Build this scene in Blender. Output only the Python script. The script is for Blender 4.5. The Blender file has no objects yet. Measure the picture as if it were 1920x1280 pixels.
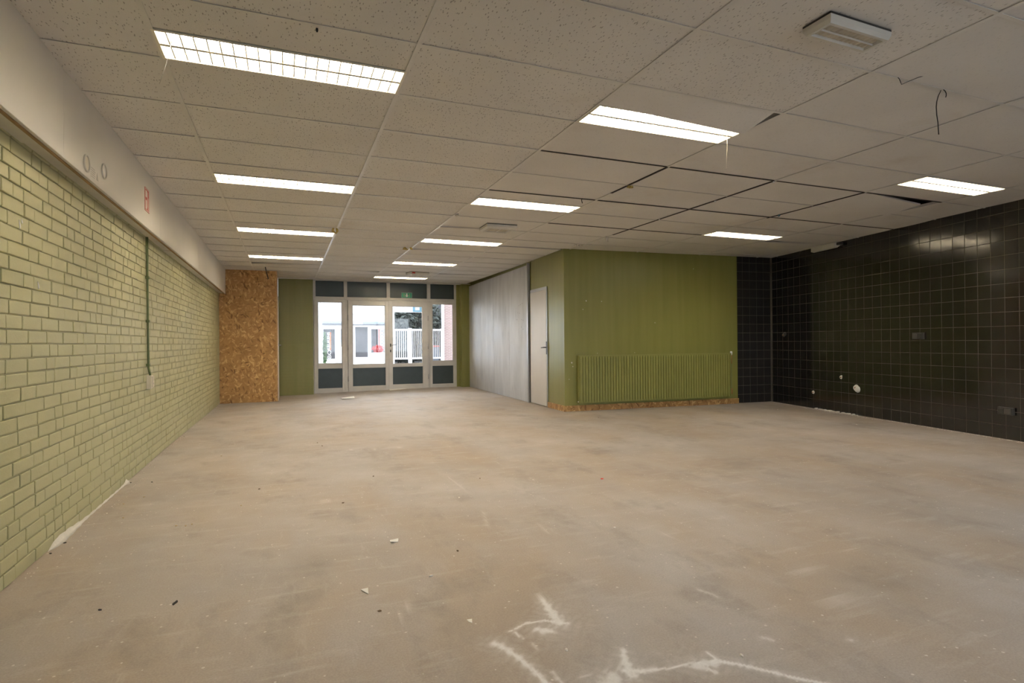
import bpy, bmesh, math, random
from mathutils import Vector, Matrix

random.seed(7)
S = bpy.context.scene
COL = S.collection
H = 2.585                      # ceiling height

# ------------------------------------------------------------------ camera
FPX, YAW, PITCH, ROLL = 1061.886, .3801, .0014, -.0084
CAM = Vector((.576, -2.7677, 1.109))
def _axes():
    f = Vector((math.sin(YAW), math.cos(YAW), 0)); r = Vector((math.cos(YAW), -math.sin(YAW), 0)); u = Vector((0, 0, 1))
    f2 = f*math.cos(PITCH) + u*math.sin(PITCH); u2 = u*math.cos(PITCH) - f*math.sin(PITCH)
    return r*math.cos(ROLL) + u2*math.sin(ROLL), u2*math.cos(ROLL) - r*math.sin(ROLL), f2
AR, AU, AF = _axes()
cam = bpy.data.cameras.new('camera'); camo = bpy.data.objects.new('camera', cam); COL.objects.link(camo)
m = Matrix.Identity(4)
for k, v in enumerate((AR, AU, -AF)):
    for q in range(3): m[q][k] = v[q]
m.translation = CAM; camo.matrix_world = m
cam.sensor_width = 36; cam.lens = FPX/1920*36; cam.clip_start = .05; cam.clip_end = 300
S.camera = camo
# ------------------------------------------------------------------ sky, exposure
W = bpy.data.worlds.new('world'); S.world = W; W.use_nodes = True
bg = W.node_tree.nodes['Background']; bg.inputs[0].default_value = (.84, .90, 1.0, 1); bg.inputs[1].default_value = 3.4
S.view_settings.view_transform = 'Standard'; S.view_settings.look = 'None'
S.view_settings.gamma = 1; S.view_settings.use_curve_mapping = False; S.view_settings.exposure = 1.0
LAMP_COLOR, LAMP_POWER = (1.0, .91, .82), 32.0
S.cycles.use_denoising = True; S.cycles.max_bounces = 10; S.cycles.diffuse_bounces = 6
S.cycles.transparent_max_bounces = 16; S.cycles.sample_clamp_indirect = 8; S.cycles.caustics_reflective = False; S.cycles.caustics_refractive = False

# ------------------------------------------------------------------ pixel -> place
def ray(x, y): return AF + AR*((x-960)/FPX) - AU*((y-640)/FPX)
def onz(x, y, z):
    d = ray(x, y); return CAM + d*((z-CAM.z)/d.z)
def ceilp(x, y): return onz(x, y, H)
def floorp(x, y): return onz(x, y, 0)
def at(x, y, P, n):
    d = ray(x, y); return CAM + d*((Vector(P)-CAM).dot(n)/d.dot(n))

# ------------------------------------------------------------------ materials
def mat(name):
    M = bpy.data.materials.new(name); M.use_nodes = True
    nt = M.node_tree; b = nt.nodes['Principled BSDF']
    return M, nt, b
def N(nt, t, **kw):
    n = nt.nodes.new(t)
    for k, v in kw.items():
        if k.startswith('_'): setattr(n, k[1:], v)
        else:
            key = int(k[1:]) if k[0] == 'i' and k[1:].isdigit() else k.replace('__', ' ')
            s = n.inputs[key]
            if hasattr(v, 'is_output') or isinstance(v, bpy.types.NodeSocket): nt.links.new(v, s)
            else: s.default_value = v
    return n
def ramp(nt, fac, stops, interp='LINEAR'):
    r = N(nt, 'ShaderNodeValToRGB', Fac=fac); r.color_ramp.interpolation = interp
    el = r.color_ramp.elements
    while len(el) < len(stops): el.new(.5)
    for e, (p, c) in zip(el, stops):
        e.position = p; e.color = (c, c, c, 1) if isinstance(c, (int, float)) else (*c, 1)
    return r.outputs[0]
def mix(nt, f, a, b, mode='MIX'):
    n = nt.nodes.new('ShaderNodeMix'); n.data_type = 'RGBA'; n.blend_type = mode
    for s, v in ((n.inputs['Factor'], f), (n.inputs['A'], a), (n.inputs['B'], b)):
        if s.type == 'VALUE' and s.name == 'Factor' and not isinstance(v, bpy.types.NodeSocket): s.default_value = v; continue
        if isinstance(v, bpy.types.NodeSocket): nt.links.new(v, s)
        else: s.default_value = (*v, 1)
    # the socket lookup by name can hit the float variants; pick the colour ones explicitly
    return n
def mixc(nt, f, a, b, mode='MIX'):
    n = nt.nodes.new('ShaderNodeMix'); n.data_type = 'RGBA'; n.blend_type = mode
    fs = n.inputs[0]; sa = n.inputs[6]; sb = n.inputs[7]
    for s, v in ((fs, f), (sa, a), (sb, b)):
        if isinstance(v, bpy.types.NodeSocket): nt.links.new(v, s)
        elif s is fs: s.default_value = v
        else: s.default_value = (*v, 1)
    return n.outputs[2]
def pos(nt, scale=(1, 1, 1), rot=(0, 0, 0), obj=False):
    src = N(nt, 'ShaderNodeTexCoord').outputs['Object'] if obj else N(nt, 'ShaderNodeNewGeometry').outputs['Position']
    mp = N(nt, 'ShaderNodeMapping', Vector=src); mp.inputs['Scale'].default_value = scale; mp.inputs['Rotation'].default_value = rot
    return mp.outputs[0]
def noise(nt, vec, scale, detail=4, rough=.55):
    return N(nt, 'ShaderNodeTexNoise', Vector=vec, Scale=scale, Detail=detail, Roughness=rough).outputs[0]
def bump(nt, b, h, strength=.2, dist=.01):
    bp = N(nt, 'ShaderNodeBump', Height=h, Strength=strength, Distance=dist)
    nt.links.new(bp.outputs[0], b.inputs['Normal']); return bp
MATS = {}
def plain(name, c, rough=.6, metal=0, var=0, vs=6, spec=.5, bmp=0, bs=60):
    M, nt, b = mat(name)
    b.inputs['Roughness'].default_value = rough; b.inputs['Metallic'].default_value = metal
    b.inputs['Specular IOR Level'].default_value = spec
    p = pos(nt)
    f = noise(nt, p, vs, 3)
    lo = tuple(x*(1-var) for x in c); hi = tuple(min(1, x*(1+var)) for x in c)
    nt.links.new(ramp(nt, f, [(.3, lo), (.7, hi)]), b.inputs['Base Color'])
    if bmp: bump(nt, b, noise(nt, p, bs, 3), bmp, .004)
    MATS[name] = M; return M
plain('white_paint', (.74, .73, .70), .45, var=.04)
plain('white_tee', (.68, .66, .63), .32, var=.07, vs=3)
plain('dark_tee', (.045, .036, .03), .8, var=.2)
plain('plenum', (.16, .15, .14), .95)
plain('frame_white', (.60, .585, .56), .4, var=.06, vs=4)
plain('transom_dark', (.030, .046, .046), .35, var=.1)
plain('panel_dark', (.030, .046, .046), .35, var=.1)
plain('steel_grey', (.45, .45, .46), .35, metal=.9)
plain('dark_metal', (.03, .03, .032), .4, metal=.6)
plain('chrome', (.6, .6, .6), .2, metal=1)
plain('black_plastic', (.012, .012, .013), .4)
plain('dark_plastic', (.035, .033, .03), .35)
plain('cream_plastic', (.66, .60, .48), .4)
plain('ivory_plastic', (.62, .60, .55), .42, var=.06)
plain('conduit_green', (.10, .135, .05), .45)
plain('door_white', (.66, .62, .57), .4, var=.03, vs=3)
plain('boxing_white', (.70, .68, .645), .42, var=.03, vs=2)
plain('board_brown', (.30, .19, .08), .7, var=.15)
plain('red_sign', (.50, .07, .05), .4)
plain('white_print', (.8, .8, .78), .5)
plain('grey_print', (.42, .41, .39), .6)
plain('green_sign', (.0, .22, .13), .4)
plain('paper', (.80, .79, .74), .8)
plain('crumb_brown', (.12, .075, .035), .9, var=.3, vs=80)
plain('crumb_tan', (.42, .33, .20), .9, var=.3, vs=80)
plain('crumb_black', (.02, .018, .016), .8)
plain('plaster', (.70, .67, .60), .9, var=.08, vs=20, bmp=.4, bs=90)
plain('foam_yellow', (.50, .38, .12), .9, var=.25, vs=60)
plain('copper', (.30, .14, .06), .4, metal=.7)
plain('red_bit', (.6, .04, .02), .5)
plain('green_paint_trim', (.20, .26, .10), .4)
# outside
plain('render_white', (.82, .81, .80), .9, var=.03)
plain('fascia_blue', (.17, .21, .26), .5)
plain('window_dark', (.06, .055, .06), .6, var=.35, vs=1.5, spec=.15)
plain('fascia_dark', (.06, .06, .07), .6)
plain('gate_white', (.75, .75, .76), .5)
plain('paving', (.34, .325, .31), .9, var=.2, vs=3)
plain('orange', (.70, .13, .02), .5)
plain('red_flower', (.45, .02, .02), .7)
plain('leaf', (.05, .10, .03), .7, var=.5, vs=5)
plain('hedge', (.05, .06, .05), .8, var=.45, vs=9)
plain('roof_grey', (.18, .21, .24), .7)
plain('sign_blue', (.10, .22, .28), .5)

def glass_mat():
    M, nt, b = mat('pane_glass')
    nt.nodes.remove(b)
    out = nt.nodes['Material Output']
    tr = N(nt, 'ShaderNodeBsdfTransparent', Color=(.95, .97, .97, 1))
    gl = N(nt, 'ShaderNodeBsdfGlossy', Color=(1, 1, 1, 1), Roughness=.03)
    df = N(nt, 'ShaderNodeBsdfDiffuse', Color=(.7, .7, .7, 1))
    dirt = ramp(nt, noise(nt, pos(nt), 5, 6, .7), [(.45, .004), (.8, .03)])
    m1 = N(nt, 'ShaderNodeMixShader', i0=dirt, i1=tr.outputs[0], i2=df.outputs[0])
    fr = N(nt, 'ShaderNodeFresnel', IOR=1.45)
    m2 = N(nt, 'ShaderNodeMixShader', i0=fr.outputs[0], i1=m1.outputs[0], i2=gl.outputs[0])
    nt.links.new(m2.outputs[0], out.inputs[0]); MATS['pane_glass'] = M
glass_mat()

def emit_mat():
    M, nt, b = mat('lamp_tube')
    b.inputs['Base Color'].default_value = (.9, .88, .8, 1)
    b.inputs['Emission Color'].default_value = (*LAMP_COLOR, 1); b.inputs['Emission Strength'].default_value = LAMP_POWER
    MATS['lamp_tube'] = M
emit_mat()
plain('louver', (.82, .78, .66), .35)

def ceiling_tile_mat(name, amt):
    M, nt, b = mat(name)
    p = pos(nt)
    v = N(nt, 'ShaderNodeTexVoronoi', Vector=pos(nt, (1, .34, 1)), Scale=88, Randomness=1.0)
    wob = noise(nt, p, 55, 2)
    d = N(nt, 'ShaderNodeMath', _operation='ADD', i0=v.outputs['Distance'], i1=N(nt, 'ShaderNodeMath', _operation='MULTIPLY', i0=wob, i1=.55).outputs[0]).outputs[0]
    keep = ramp(nt, v.outputs['Color'], [(.16, 0), (.2, 1)])
    pit = ramp(nt, d, [(.41, 1), (.52, 0)])
    pit = N(nt, 'ShaderNodeMath', _operation='MULTIPLY', i0=pit, i1=keep).outputs[0]
    base = ramp(nt, noise(nt, p, 1.1, 4), [(.3, (.69, .665, .635)), (.7, (.76, .74, .715))])
    # old water marks
    st = ramp(nt, noise(nt, p, .9, 5, .65), [(.60, 0), (.75, .35)])
    base = mixc(nt, st, base, (.50, .42, .32))
    col = mixc(nt, N(nt, 'ShaderNodeMath', _operation='MULTIPLY', i0=pit, i1=amt).outputs[0], base, (.16, .14, .12))
    nt.links.new(col, b.inputs['Base Color']); b.inputs['Roughness'].default_value = .95; b.inputs['Specular IOR Level'].default_value = .15
    hgt = N(nt, 'ShaderNodeMath', _operation='SUBTRACT', i0=noise(nt, p, 160, 2), i1=pit).outputs[0]
    bump(nt, b, hgt, .5*amt+.05, .004); MATS[name] = M
ceiling_tile_mat('mineral_tile', .62); ceiling_tile_mat('mineral_tile_fine', .16)

def brick_paint_mat():
    M, nt, b = mat('green_brick_paint')
    p = pos(nt)
    c = ramp(nt, noise(nt, p, 1.3, 4), [(.3, (.445, .435, .245)), (.7, (.495, .482, .285))])
    c2 = mixc(nt, ramp(nt, noise(nt, p, 14, 5, .7), [(.55, 0), (.72, .35)]), c, (.52, .52, .34))
    nt.links.new(c2, b.inputs['Base Color'])
    b.inputs['Roughness'].default_value = .42; b.inputs['Specular IOR Level'].default_value = .4
    bump(nt, b, noise(nt, p, 70, 4), .25, .004); MATS['green_brick_paint'] = M
brick_paint_mat()

def olive_mat(name, brick=False, lo=(.205, .205, .050), hi=(.240, .236, .066)):
    M, nt, b = mat(name)
    p = pos(nt)
    streak = noise(nt, pos(nt, (9, 9, .5)), 1, 3)
    c = ramp(nt, streak, [(.3, lo), (.7, hi)])
    c = mixc(nt, ramp(nt, noise(nt, p, 9, 6, .75), [(.74, 0), (.78, .5)]), c, (.42, .42, .30))
    nt.links.new(c, b.inputs['Base Color'])
    b.inputs['Roughness'].default_value = .36; b.inputs['Specular IOR Level'].default_value = .5
    if brick:
        bt = N(nt, 'ShaderNodeTexBrick', Vector=pos(nt, (1, 1, 1), (math.radians(90), 0, 0)), Scale=1)
        bt.inputs['Brick Width'].default_value = .235; bt.inputs['Row Height'].default_value = .07; bt.inputs['Mortar Size'].default_value = .006
        bump(nt, b, N(nt, 'ShaderNodeMath', _operation='SUBTRACT', i0=1.0, i1=bt.outputs['Fac']).outputs[0], .5, .006)
    else: bump(nt, b, noise(nt, p, 90, 3), .08, .004)
    MATS[name] = M
olive_mat('olive_paint'); olive_mat('olive_brick', True)

def tile_mat(name='black_tile', r0=.10, r1=.19, sp=.75):
    M, nt, b = mat(name)
    oi = N(nt, 'ShaderNodeObjectInfo').outputs['Random']
    p = pos(nt)
    c = ramp(nt, noise(nt, p, 1.2, 5, .6), [(.3, (.011, .010, .0085)), (.7, (.020, .0175, .0145))])
    dust = ramp(nt, noise(nt, pos(nt, (3, 3, .6)), 2, 5, .7), [(.55, 0), (.85, .25)])
    c = mixc(nt, dust, c, (.05, .042, .035))
    nt.links.new(c, b.inputs['Base Color'])
    r = ramp(nt, noise(nt, p, 3, 4), [(.3, r0), (.7, r1)])
    nt.links.new(r, b.inputs['Roughness']); b.inputs['Specular IOR Level'].default_value = sp
    bump(nt, b, noise(nt, p, 9, 1), .03, .01)
    MATS[name] = M
    plain('grout', (.13, .112, .092), .9, var=.3, vs=2)
tile_mat(); tile_mat('worn_tile', .45, .6, .3)

def osb_mat():
    M, nt, b = mat('osb')
    base = ramp(nt, noise(nt, pos(nt), 3, 4), [(.3, (.31, .165, .052)), (.7, (.43, .245, .085))])
    # three layers of long flakes at different angles, in the plane of the board (x/y run folded together with z)
    src = N(nt, 'ShaderNodeNewGeometry').outputs['Position']
    sx = N(nt, 'ShaderNodeSeparateXYZ', Vector=src)
    u = N(nt, 'ShaderNodeMath', _operation='ADD', i0=sx.outputs[0], i1=sx.outputs[1]).outputs[0]
    uv = N(nt, 'ShaderNodeCombineXYZ', X=u, Y=sx.outputs[2]).outputs[0]
    warp = N(nt, 'ShaderNodeTexNoise', Vector=uv, Scale=9.0, Detail=2)
    wv = N(nt, 'ShaderNodeVectorMath', _operation='MULTIPLY_ADD'); nt.links.new(warp.outputs['Color'], wv.inputs[0])
    wv.inputs[1].default_value = (.05, .05, 0); nt.links.new(uv, wv.inputs[2])
    c = base
    cols = [[(.0, (.13, .055, .014)), (.3, (.36, .19, .06)), (.7, (.53, .32, .125)), (1, (.68, .46, .21))]]
    for k, (a, s1, s2) in enumerate(((28, 34, 11), (-42, 30, 10), (75, 36, 12), (-8, 28, 9))):
        m0 = N(nt, 'ShaderNodeMapping', Vector=wv.outputs[0]); m0.inputs['Rotation'].default_value = (0, 0, math.radians(a))
        mp = N(nt, 'ShaderNodeMapping', Vector=m0.outputs[0]); mp.inputs['Scale'].default_value = (s1, s2, 1); mp.inputs['Location'].default_value = (k*3.3, k*1.7, 0)
        v = N(nt, 'ShaderNodeTexVoronoi', Vector=mp.outputs[0], Scale=1.0)
        sep = N(nt, 'ShaderNodeSeparateXYZ', Vector=v.outputs['Color'])
        fl = ramp(nt, sep.outputs[0], cols[0])
        keep = ramp(nt, sep.outputs[1], [(.52, 0), (.56, .8)])
        edge = ramp(nt, v.outputs['Distance'], [(.35, 1), (.55, .0)])
        kk = N(nt, 'ShaderNodeMath', _operation='MULTIPLY', i0=keep, i1=edge).outputs[0]
        c = mixc(nt, kk, c, fl)
    nt.links.new(c, b.inputs['Base Color']); b.inputs['Roughness'].default_value = .6
    bump(nt, b, c, .15, .004); MATS['osb'] = M
    plain('osb_edge', (.42, .27, .14), .8, var=.3, vs=40)
osb_mat()

def steel_panel_mat():
    M, nt, b = mat('zinc_panel')
    p = pos(nt)
    c = ramp(nt, noise(nt, pos(nt, (1, 3, .7)), 1.5, 5, .6), [(.3, (.50, .50, .51)), (.7, (.64, .64, .65))])
    sm = ramp(nt, noise(nt, pos(nt, (1, 6, 1.2)), 2.2, 4, .6), [(.58, 0), (.7, .35)])
    c = mixc(nt, sm, c, (.36, .36, .37))
    nt.links.new(c, b.inputs['Base Color']); b.inputs['Metallic'].default_value = .25
    nt.links.new(ramp(nt, noise(nt, p, 2, 4), [(.3, .48), (.7, .64)]), b.inputs['Roughness'])
    MATS['zinc_panel'] = M
steel_panel_mat()

def brick_far_mat():
    M, nt, b = mat('pink_brick')
    bt = N(nt, 'ShaderNodeTexBrick', Vector=pos(nt, (1, 1, 1), (math.radians(90), 0, 0)), Scale=1)
    bt.inputs['Brick Width'].default_value = .22; bt.inputs['Row Height'].default_value = .065; bt.inputs['Mortar Size'].default_value = .008
    bt.inputs['Color1'].default_value = (.27, .165, .15, 1); bt.inputs['Color2'].default_value = (.22, .135, .12, 1); bt.inputs['Mortar'].default_value = (.36, .33, .31, 1)
    nt.links.new(bt.outputs[0], b.inputs['Base Color']); b.inputs['Roughness'].default_value = .9; MATS['pink_brick'] = M
brick_far_mat()

def floor_mat():
    M, nt, b = mat('concrete_screed')
    p = pos(nt)
    c = ramp(nt, noise(nt, p, .55, 6, .62), [(.30, (.32, .288, .258)), (.5, (.405, .375, .348)), (.72, (.475, .452, .432))])
    br = ramp(nt, noise(nt, pos(nt, (1.3, .7, 1)), .8, 5, .6), [(.40, .12), (.64, .72)])
    c = mixc(nt, br, c, (.375, .295, .215))
    blot = ramp(nt, noise(nt, pos(nt, (1, .6, 1)), 2.4, 6, .68), [(.53, 0), (.70, .55)])
    c = mixc(nt, blot, c, (.24, .21, .18))
    scr = ramp(nt, noise(nt, pos(nt, (1.1, 5, 1), (0, 0, .25)), 2.2, 7, .72), [(.54, 0), (.72, .34)])
    c = mixc(nt, scr, c, (.58, .55, .51))
    scr2 = ramp(nt, noise(nt, pos(nt, (6, 1.2, 1), (0, 0, .9)), 2.0, 7, .74), [(.58, 0), (.76, .30)])
    c = mixc(nt, scr2, c, (.60, .57, .54))
    sp = N(nt, 'ShaderNodeTexVoronoi', Vector=p, Scale=26)
    sel = ramp(nt, N(nt, 'ShaderNodeSeparateXYZ', Vector=sp.outputs['Color']).outputs[0], [(.80, 0), (.83, 1)])
    dot = ramp(nt, N(nt, 'ShaderNodeMath', _operation='ADD', i0=sp.outputs['Distance'], i1=N(nt, 'ShaderNodeMath', _operation='MULTIPLY', i0=noise(nt, p, 90, 2), i1=.25).outputs[0]).outputs[0], [(.22, 1), (.27, 0)])
    c = mixc(nt, N(nt, 'ShaderNodeMath', _operation='MULTIPLY', i0=sel, i1=dot).outputs[0], c, (.62, .58, .52))
    fine = ramp(nt, noise(nt, p, 130, 3, .7), [(.3, (.86, .86, .86)), (.7, (1.1, 1.1, 1.1))])
    c = mixc(nt, 1.0, c, fine, 'MULTIPLY')
    a = N(nt, 'ShaderNodeAttribute', _attribute_name='chalk').outputs['Fac']
    am = N(nt, 'ShaderNodeMath', _operation='MULTIPLY', i0=a, i1=ramp(nt, noise(nt, p, 60, 4, .7), [(.25, .7), (.55, 1.0)])).outputs[0]
    c = mixc(nt, am, c, (.82, .81, .79))
    dk = N(nt, 'ShaderNodeAttribute', _attribute_name='stain').outputs['Fac']
    c = mixc(nt, N(nt, 'ShaderNodeMath', _operation='MULTIPLY', i0=dk, i1=ramp(nt, noise(nt, p, 7, 5, .7), [(.3, .2), (.7, 1.0)])).outputs[0], c, (.13, .11, .095))
    nt.links.new(c, b.inputs['Base Color'])
    nt.links.new(ramp(nt, noise(nt, p, 2.5, 5), [(.3, .50), (.7, .75)]), b.inputs['Roughness'])
    b.inputs['Specular IOR Level'].default_value = .35
    bump(nt, b, noise(nt, p, 35, 6, .7), .12, .006); MATS['concrete_screed'] = M
floor_mat()

# ------------------------------------------------------------------ mesh helpers
class MB:
    def __init__(s): s.v = []; s.f = []; s.sm = []
    def add(s, vs, fs, smooth=False):
        o = len(s.v); s.v += [tuple(v) for v in vs]; s.f += [tuple(i+o for i in f) for f in fs]; s.sm += [smooth]*len(fs); return s
    def box(s, x0, x1, y0, y1, z0, z1):
        vs = [(x, y, z) for x in (x0, x1) for y in (y0, y1) for z in (z0, z1)]
        return s.add(vs, [(0, 1, 3, 2), (4, 6, 7, 5), (0, 4, 5, 1), (2, 3, 7, 6), (0, 2, 6, 4), (1, 5, 7, 3)])
    def rbox(s, x0, x1, y0, y1, z0, z1, r=.004, ax='y', side=-1):
        # box whose face on one side (axis ax, sign side) is chamfered by r
        lo = [x0, y0, z0]; hi = [x1, y1, z1]; a = 'xyz'.index(ax); o = [k for k in range(3) if k != a]
        base = lo[a] if side > 0 else hi[a]; top = hi[a] if side > 0 else lo[a]
        def ringp(av, ins):
            out = []
            for (p, q) in ((0, 0), (1, 0), (1, 1), (0, 1)):
                c = [0, 0, 0]; c[a] = av
                c[o[0]] = (hi[o[0]]-ins) if p else (lo[o[0]]+ins); c[o[1]] = (hi[o[1]]-ins) if q else (lo[o[1]]+ins)
                out.append(c)
            return out
        vs = ringp(base, 0)+ringp(top-side*r, 0)+ringp(top, r)
        fs = [(3, 2, 1, 0), (8, 9, 10, 11)]
        for k in range(4):
            n = (k+1) % 4
            fs += [(k, n, n+4, k+4), (k+4, n+4, n+8, k+8)]
        return s.add(vs, fs)
    def tube(s, pts, r, n=8, cap=True):
        pts = [Vector(p) for p in pts]; rs = r if isinstance(r, (list, tuple)) else [r]*len(pts)
        vs = []; up = None
        for k, p in enumerate(pts):
            t = (pts[min(k+1, len(pts)-1)]-pts[max(k-1, 0)]).normalized()
            if up is None: up = t.orthogonal().normalized()
            up = (up - t*up.dot(t)).normalized(); w = t.cross(up)
            vs += [p + (up*math.cos(a)+w*math.sin(a))*rs[k] for a in (2*math.pi*q/n for q in range(n))]
        fs = [(k*n+q, k*n+(q+1) % n, (k+1)*n+(q+1) % n, (k+1)*n+q) for k in range(len(pts)-1) for q in range(n)]
        s.add(vs, fs, True)
        if cap:
            o = len(s.v)-len(vs); s.f += [tuple(o+q for q in reversed(range(n))), tuple(o+(len(pts)-1)*n+q for q in range(n))]; s.sm += [False, False]
        return s
    def prism(s, poly, d0, d1, ax='y'):
        # poly: 2D points (two other axes in order); extruded along ax
        a = 'xyz'.index(ax); o = [k for k in range(3) if k != a]; n = len(poly); vs = []
        for d in (d0, d1):
            for (p, q) in poly:
                c = [0, 0, 0]; c[a] = d; c[o[0]] = p; c[o[1]] = q; vs.append(c)
        return s.add(vs, [tuple(range(n)), tuple(reversed(range(n, 2*n)))]+[(k, (k+1) % n, n+(k+1) % n, n+k) for k in range(n)])
    def mesh(s, name, M):
        me = bpy.data.meshes.new(name); me.from_pydata(s.v, [], s.f); me.polygons.foreach_set('use_smooth', s.sm)
        bm = bmesh.new(); bm.from_mesh(me); bmesh.ops.recalc_face_normals(bm, faces=bm.faces); bm.to_mesh(me); bm.free()
        me.materials.append(MATS[M]); me.update(); return me
    def build(s, name, M, parent=None, **kw): return obj(name, s.mesh(name, M), parent, **kw)
def obj(name, data, parent=None, loc=None, rotz=None, label=None, cat=None, group=None, kind=None):
    o = bpy.data.objects.new(name, data); COL.objects.link(o); o.parent = parent
    if loc is not None: o.location = loc
    if rotz is not None: o.rotation_euler = (0, 0, rotz)
    if label: o['label'] = label
    if cat: o['category'] = cat
    if group: o['group'] = group
    if kind: o['kind'] = kind
    return o
def thing(name, label, cat, loc=(0, 0, 0), rotz=0, group=None, kind=None): return obj(name, None, None, loc, rotz, label, cat, group, kind)
def struct(name, loc=(0, 0, 0), rotz=0, label=None): return obj(name, None, None, loc, rotz, label, None, None, 'structure')
def B(*a): return MB().box(*a)
def copy_tree(o, parent=None):
    c = o.copy(); COL.objects.link(c); c.parent = parent
    for ch in list(o.children): copy_tree(ch, c)
    return c

# frames of the walls: origin, heading
XL = -.627
XS = -.511
A_R = Vector((8.72, 4.965, 0)); D_R = Vector((-.85, -4.165, 0)).normalized(); RZ_R = math.atan2(D_R.y, D_R.x)
A_P = Vector((4.69, 5.285, 0)); D_P = Vector((3.28, -.255, 0)).normalized(); RZ_P = math.atan2(D_P.y, D_P.x)
D_S = Vector((.23, 5.575, 0)).normalized(); RZ_S = math.atan2(D_S.y, D_S.x)
YB = 10.87       # inner face of the back wall
YF = 11.06       # face of the shopfront frame
Y0 = -4.6        # wall behind the camera
def nrm(d): return Vector((-d.y, d.x, 0))

# ================================================================== STRUCTURE
def smooth(a, b, x):
    t = max(0, min(1, (x-a)/(b-a))); return t*t*(3-2*t)
def floorz(x, y): return -.042*smooth(3.5, 9.2, y)*(1-smooth(.3, 4.2, x))
# ---- floor
CH = []   # chalk strokes: polyline in pixels, half width m at each end, strength
def st(pts, w0, w1=None, k=1.0): CH.append(([floorp(*p) for p in pts], w0, w1 if w1 is not None else w0, k))
st([(955, 1184), (965, 1179), (986, 1168), (1022, 1163), (1050, 1167), (1062, 1168)], .004, .010, 1)
st([(1011, 1115), (1020, 1128), (1033, 1145), (1049, 1168)], .008, .028, .9)
st([(998, 1126), (1014, 1122)], .004, .004, .5)
st([(963, 1183), (980, 1197)], .005, .005, .9)
st([(1010, 1180), (1028, 1182)], .020, .024, .95)
st([(929, 1206), (950, 1217), (972, 1232), (997, 1253), (1025, 1281), (1045, 1305)], .016, .009, 1)
st([(1035, 1260), (1055, 1283)], .006, .006, .7)
st([(998, 1206), (1010, 1218)], .007, .004, .5)
st([(1168, 1217), (1174, 1243), (1188, 1266)], .009, .022, .95)
st([(1172, 1256), (1200, 1258), (1230, 1255)], .020, .010, 1)
st([(1230, 1255), (1262, 1251), (1298, 1243), (1340, 1238)], .005, .007, 1)
st([(1340, 1238), (1383, 1244), (1432, 1256), (1490, 1270), (1555, 1283), (1600, 1290)], .012, .006, 1)
st([(1305, 1246), (1345, 1242)], .024, .018, .9)
st([(1325, 1222), (1352, 1240)], .005, .010, .9)
st([(1316, 1248), (1342, 1260)], .014, .008, .85)
st([(1148, 1266), (1150, 1285)], .026, .05, .8)
st([(1090, 1270), (1104, 1264)], .006, .006, .5)
st([(1705, 1178), (1740, 1198), (1775, 1210)], .006, .008, .3)
st([(1430, 1195), (1450, 1200)], .010, .006, .55)
st([(1310, 1105), (1325, 1110), (1345, 1118)], .012, .007, .45)
st([(1595, 1200), (1598, 1199)], .009, .009, .5)
for a, b_ in (((650, 843), (705, 842)), ((735, 839), (765, 838)), ((840, 893), (880, 925)), ((575, 944), (665, 930)), ((905, 958), (915, 990)), ((1240, 1000), (1278, 1006)),
              ((770, 1128), (740, 1175)), ((1128, 883), (1160, 893)), ((1500, 1060), (1545, 1090)), ((1470, 1045), (1500, 1060)), ((1590, 1030), (1610, 1027)), ((1700, 1110), (1780, 1150)), ((1560, 1120), (1620, 1150)),
              ((520, 979), (610, 982)), ((1540, 905), (1580, 915)), ((1030, 1000), (1012, 985)), ((1380, 1050), (1440, 1085)), ((540, 1262), (605, 1264))):
    st([a, b_], .007, .004, .22)
# stains and grime patches that the floor itself carries
ST = [((590, 1058), .10, .5), ((400, 905), .30, .35), ((1640, 1080), .18, .5), ((1880, 897), .15, .4), ((1330, 1095), .12, .35), ((1605, 795), .25, .5), ((460, 828), .30, .4), ((1385, 862), .25, .25)]
ST = [(floorp(*p), r, k) for p, r, k in ST]
def axis_vals(segs):
    out = []
    for a, b_, s in segs:
        n = max(1, round((b_-a)/s)); out += [a+(b_-a)*k/n for k in range(n)]
    return out+[segs[-1][1]]
xs = axis_vals([(-.75, .7, .12), (.7, 2.6, .009), (2.6, 9.2, .15)])
ys = axis_vals([(-4.7, -1.62, .2), (-1.62, -.55, .009), (-.55, 4, .08), (4, 11.4, .2)])
nx, ny = len(xs), len(ys)
vs = [(x, y, floorz(x, y)) for y in ys for x in xs]
fs = [(j*nx+i, j*nx+i+1, (j+1)*nx+i+1, (j+1)*nx+i) for j in range(ny-1) for i in range(nx-1)]
me = bpy.data.meshes.new('floor'); me.from_pydata(vs, [], fs); me.materials.append(MATS['concrete_screed'])
import numpy as np
P = np.array([(v[0], v[1]) for v in vs]); chalk = np.zeros(len(P)); stain = np.zeros(len(P))
rng = np.random.RandomState(3)
wob = .6+.8*np.abs(np.sin(P[:, 0]*61+3*np.sin(P[:, 1]*37))*np.cos(P[:, 1]*53+2*np.sin(P[:, 0]*41)))
for pts, w0, w1, k in CH:
    n = len(pts)-1
    for q in range(n):
        a = np.array(pts[q][:2]); d = np.array(pts[q+1][:2])-a; L2 = max(1e-9, d@d)
        t = np.clip(((P-a)@d)/L2, 0, 1); dist = np.linalg.norm(P-(a+t[:, None]*d), axis=1)
        w = (w0+(w1-w0)*(q+t)/n)*wob*1.15
        chalk = np.maximum(chalk, k*np.clip(1.35-.95*(dist/w), 0, 1)); chalk = np.maximum(chalk, .26*k*np.exp(-(dist/(w*2.6))**2))
for c, r, k in ST:
    dist = np.hypot(P[:, 0]-c.x, P[:, 1]-c.y); stain = np.maximum(stain, k*np.exp(-(dist/r)**2))
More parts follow.
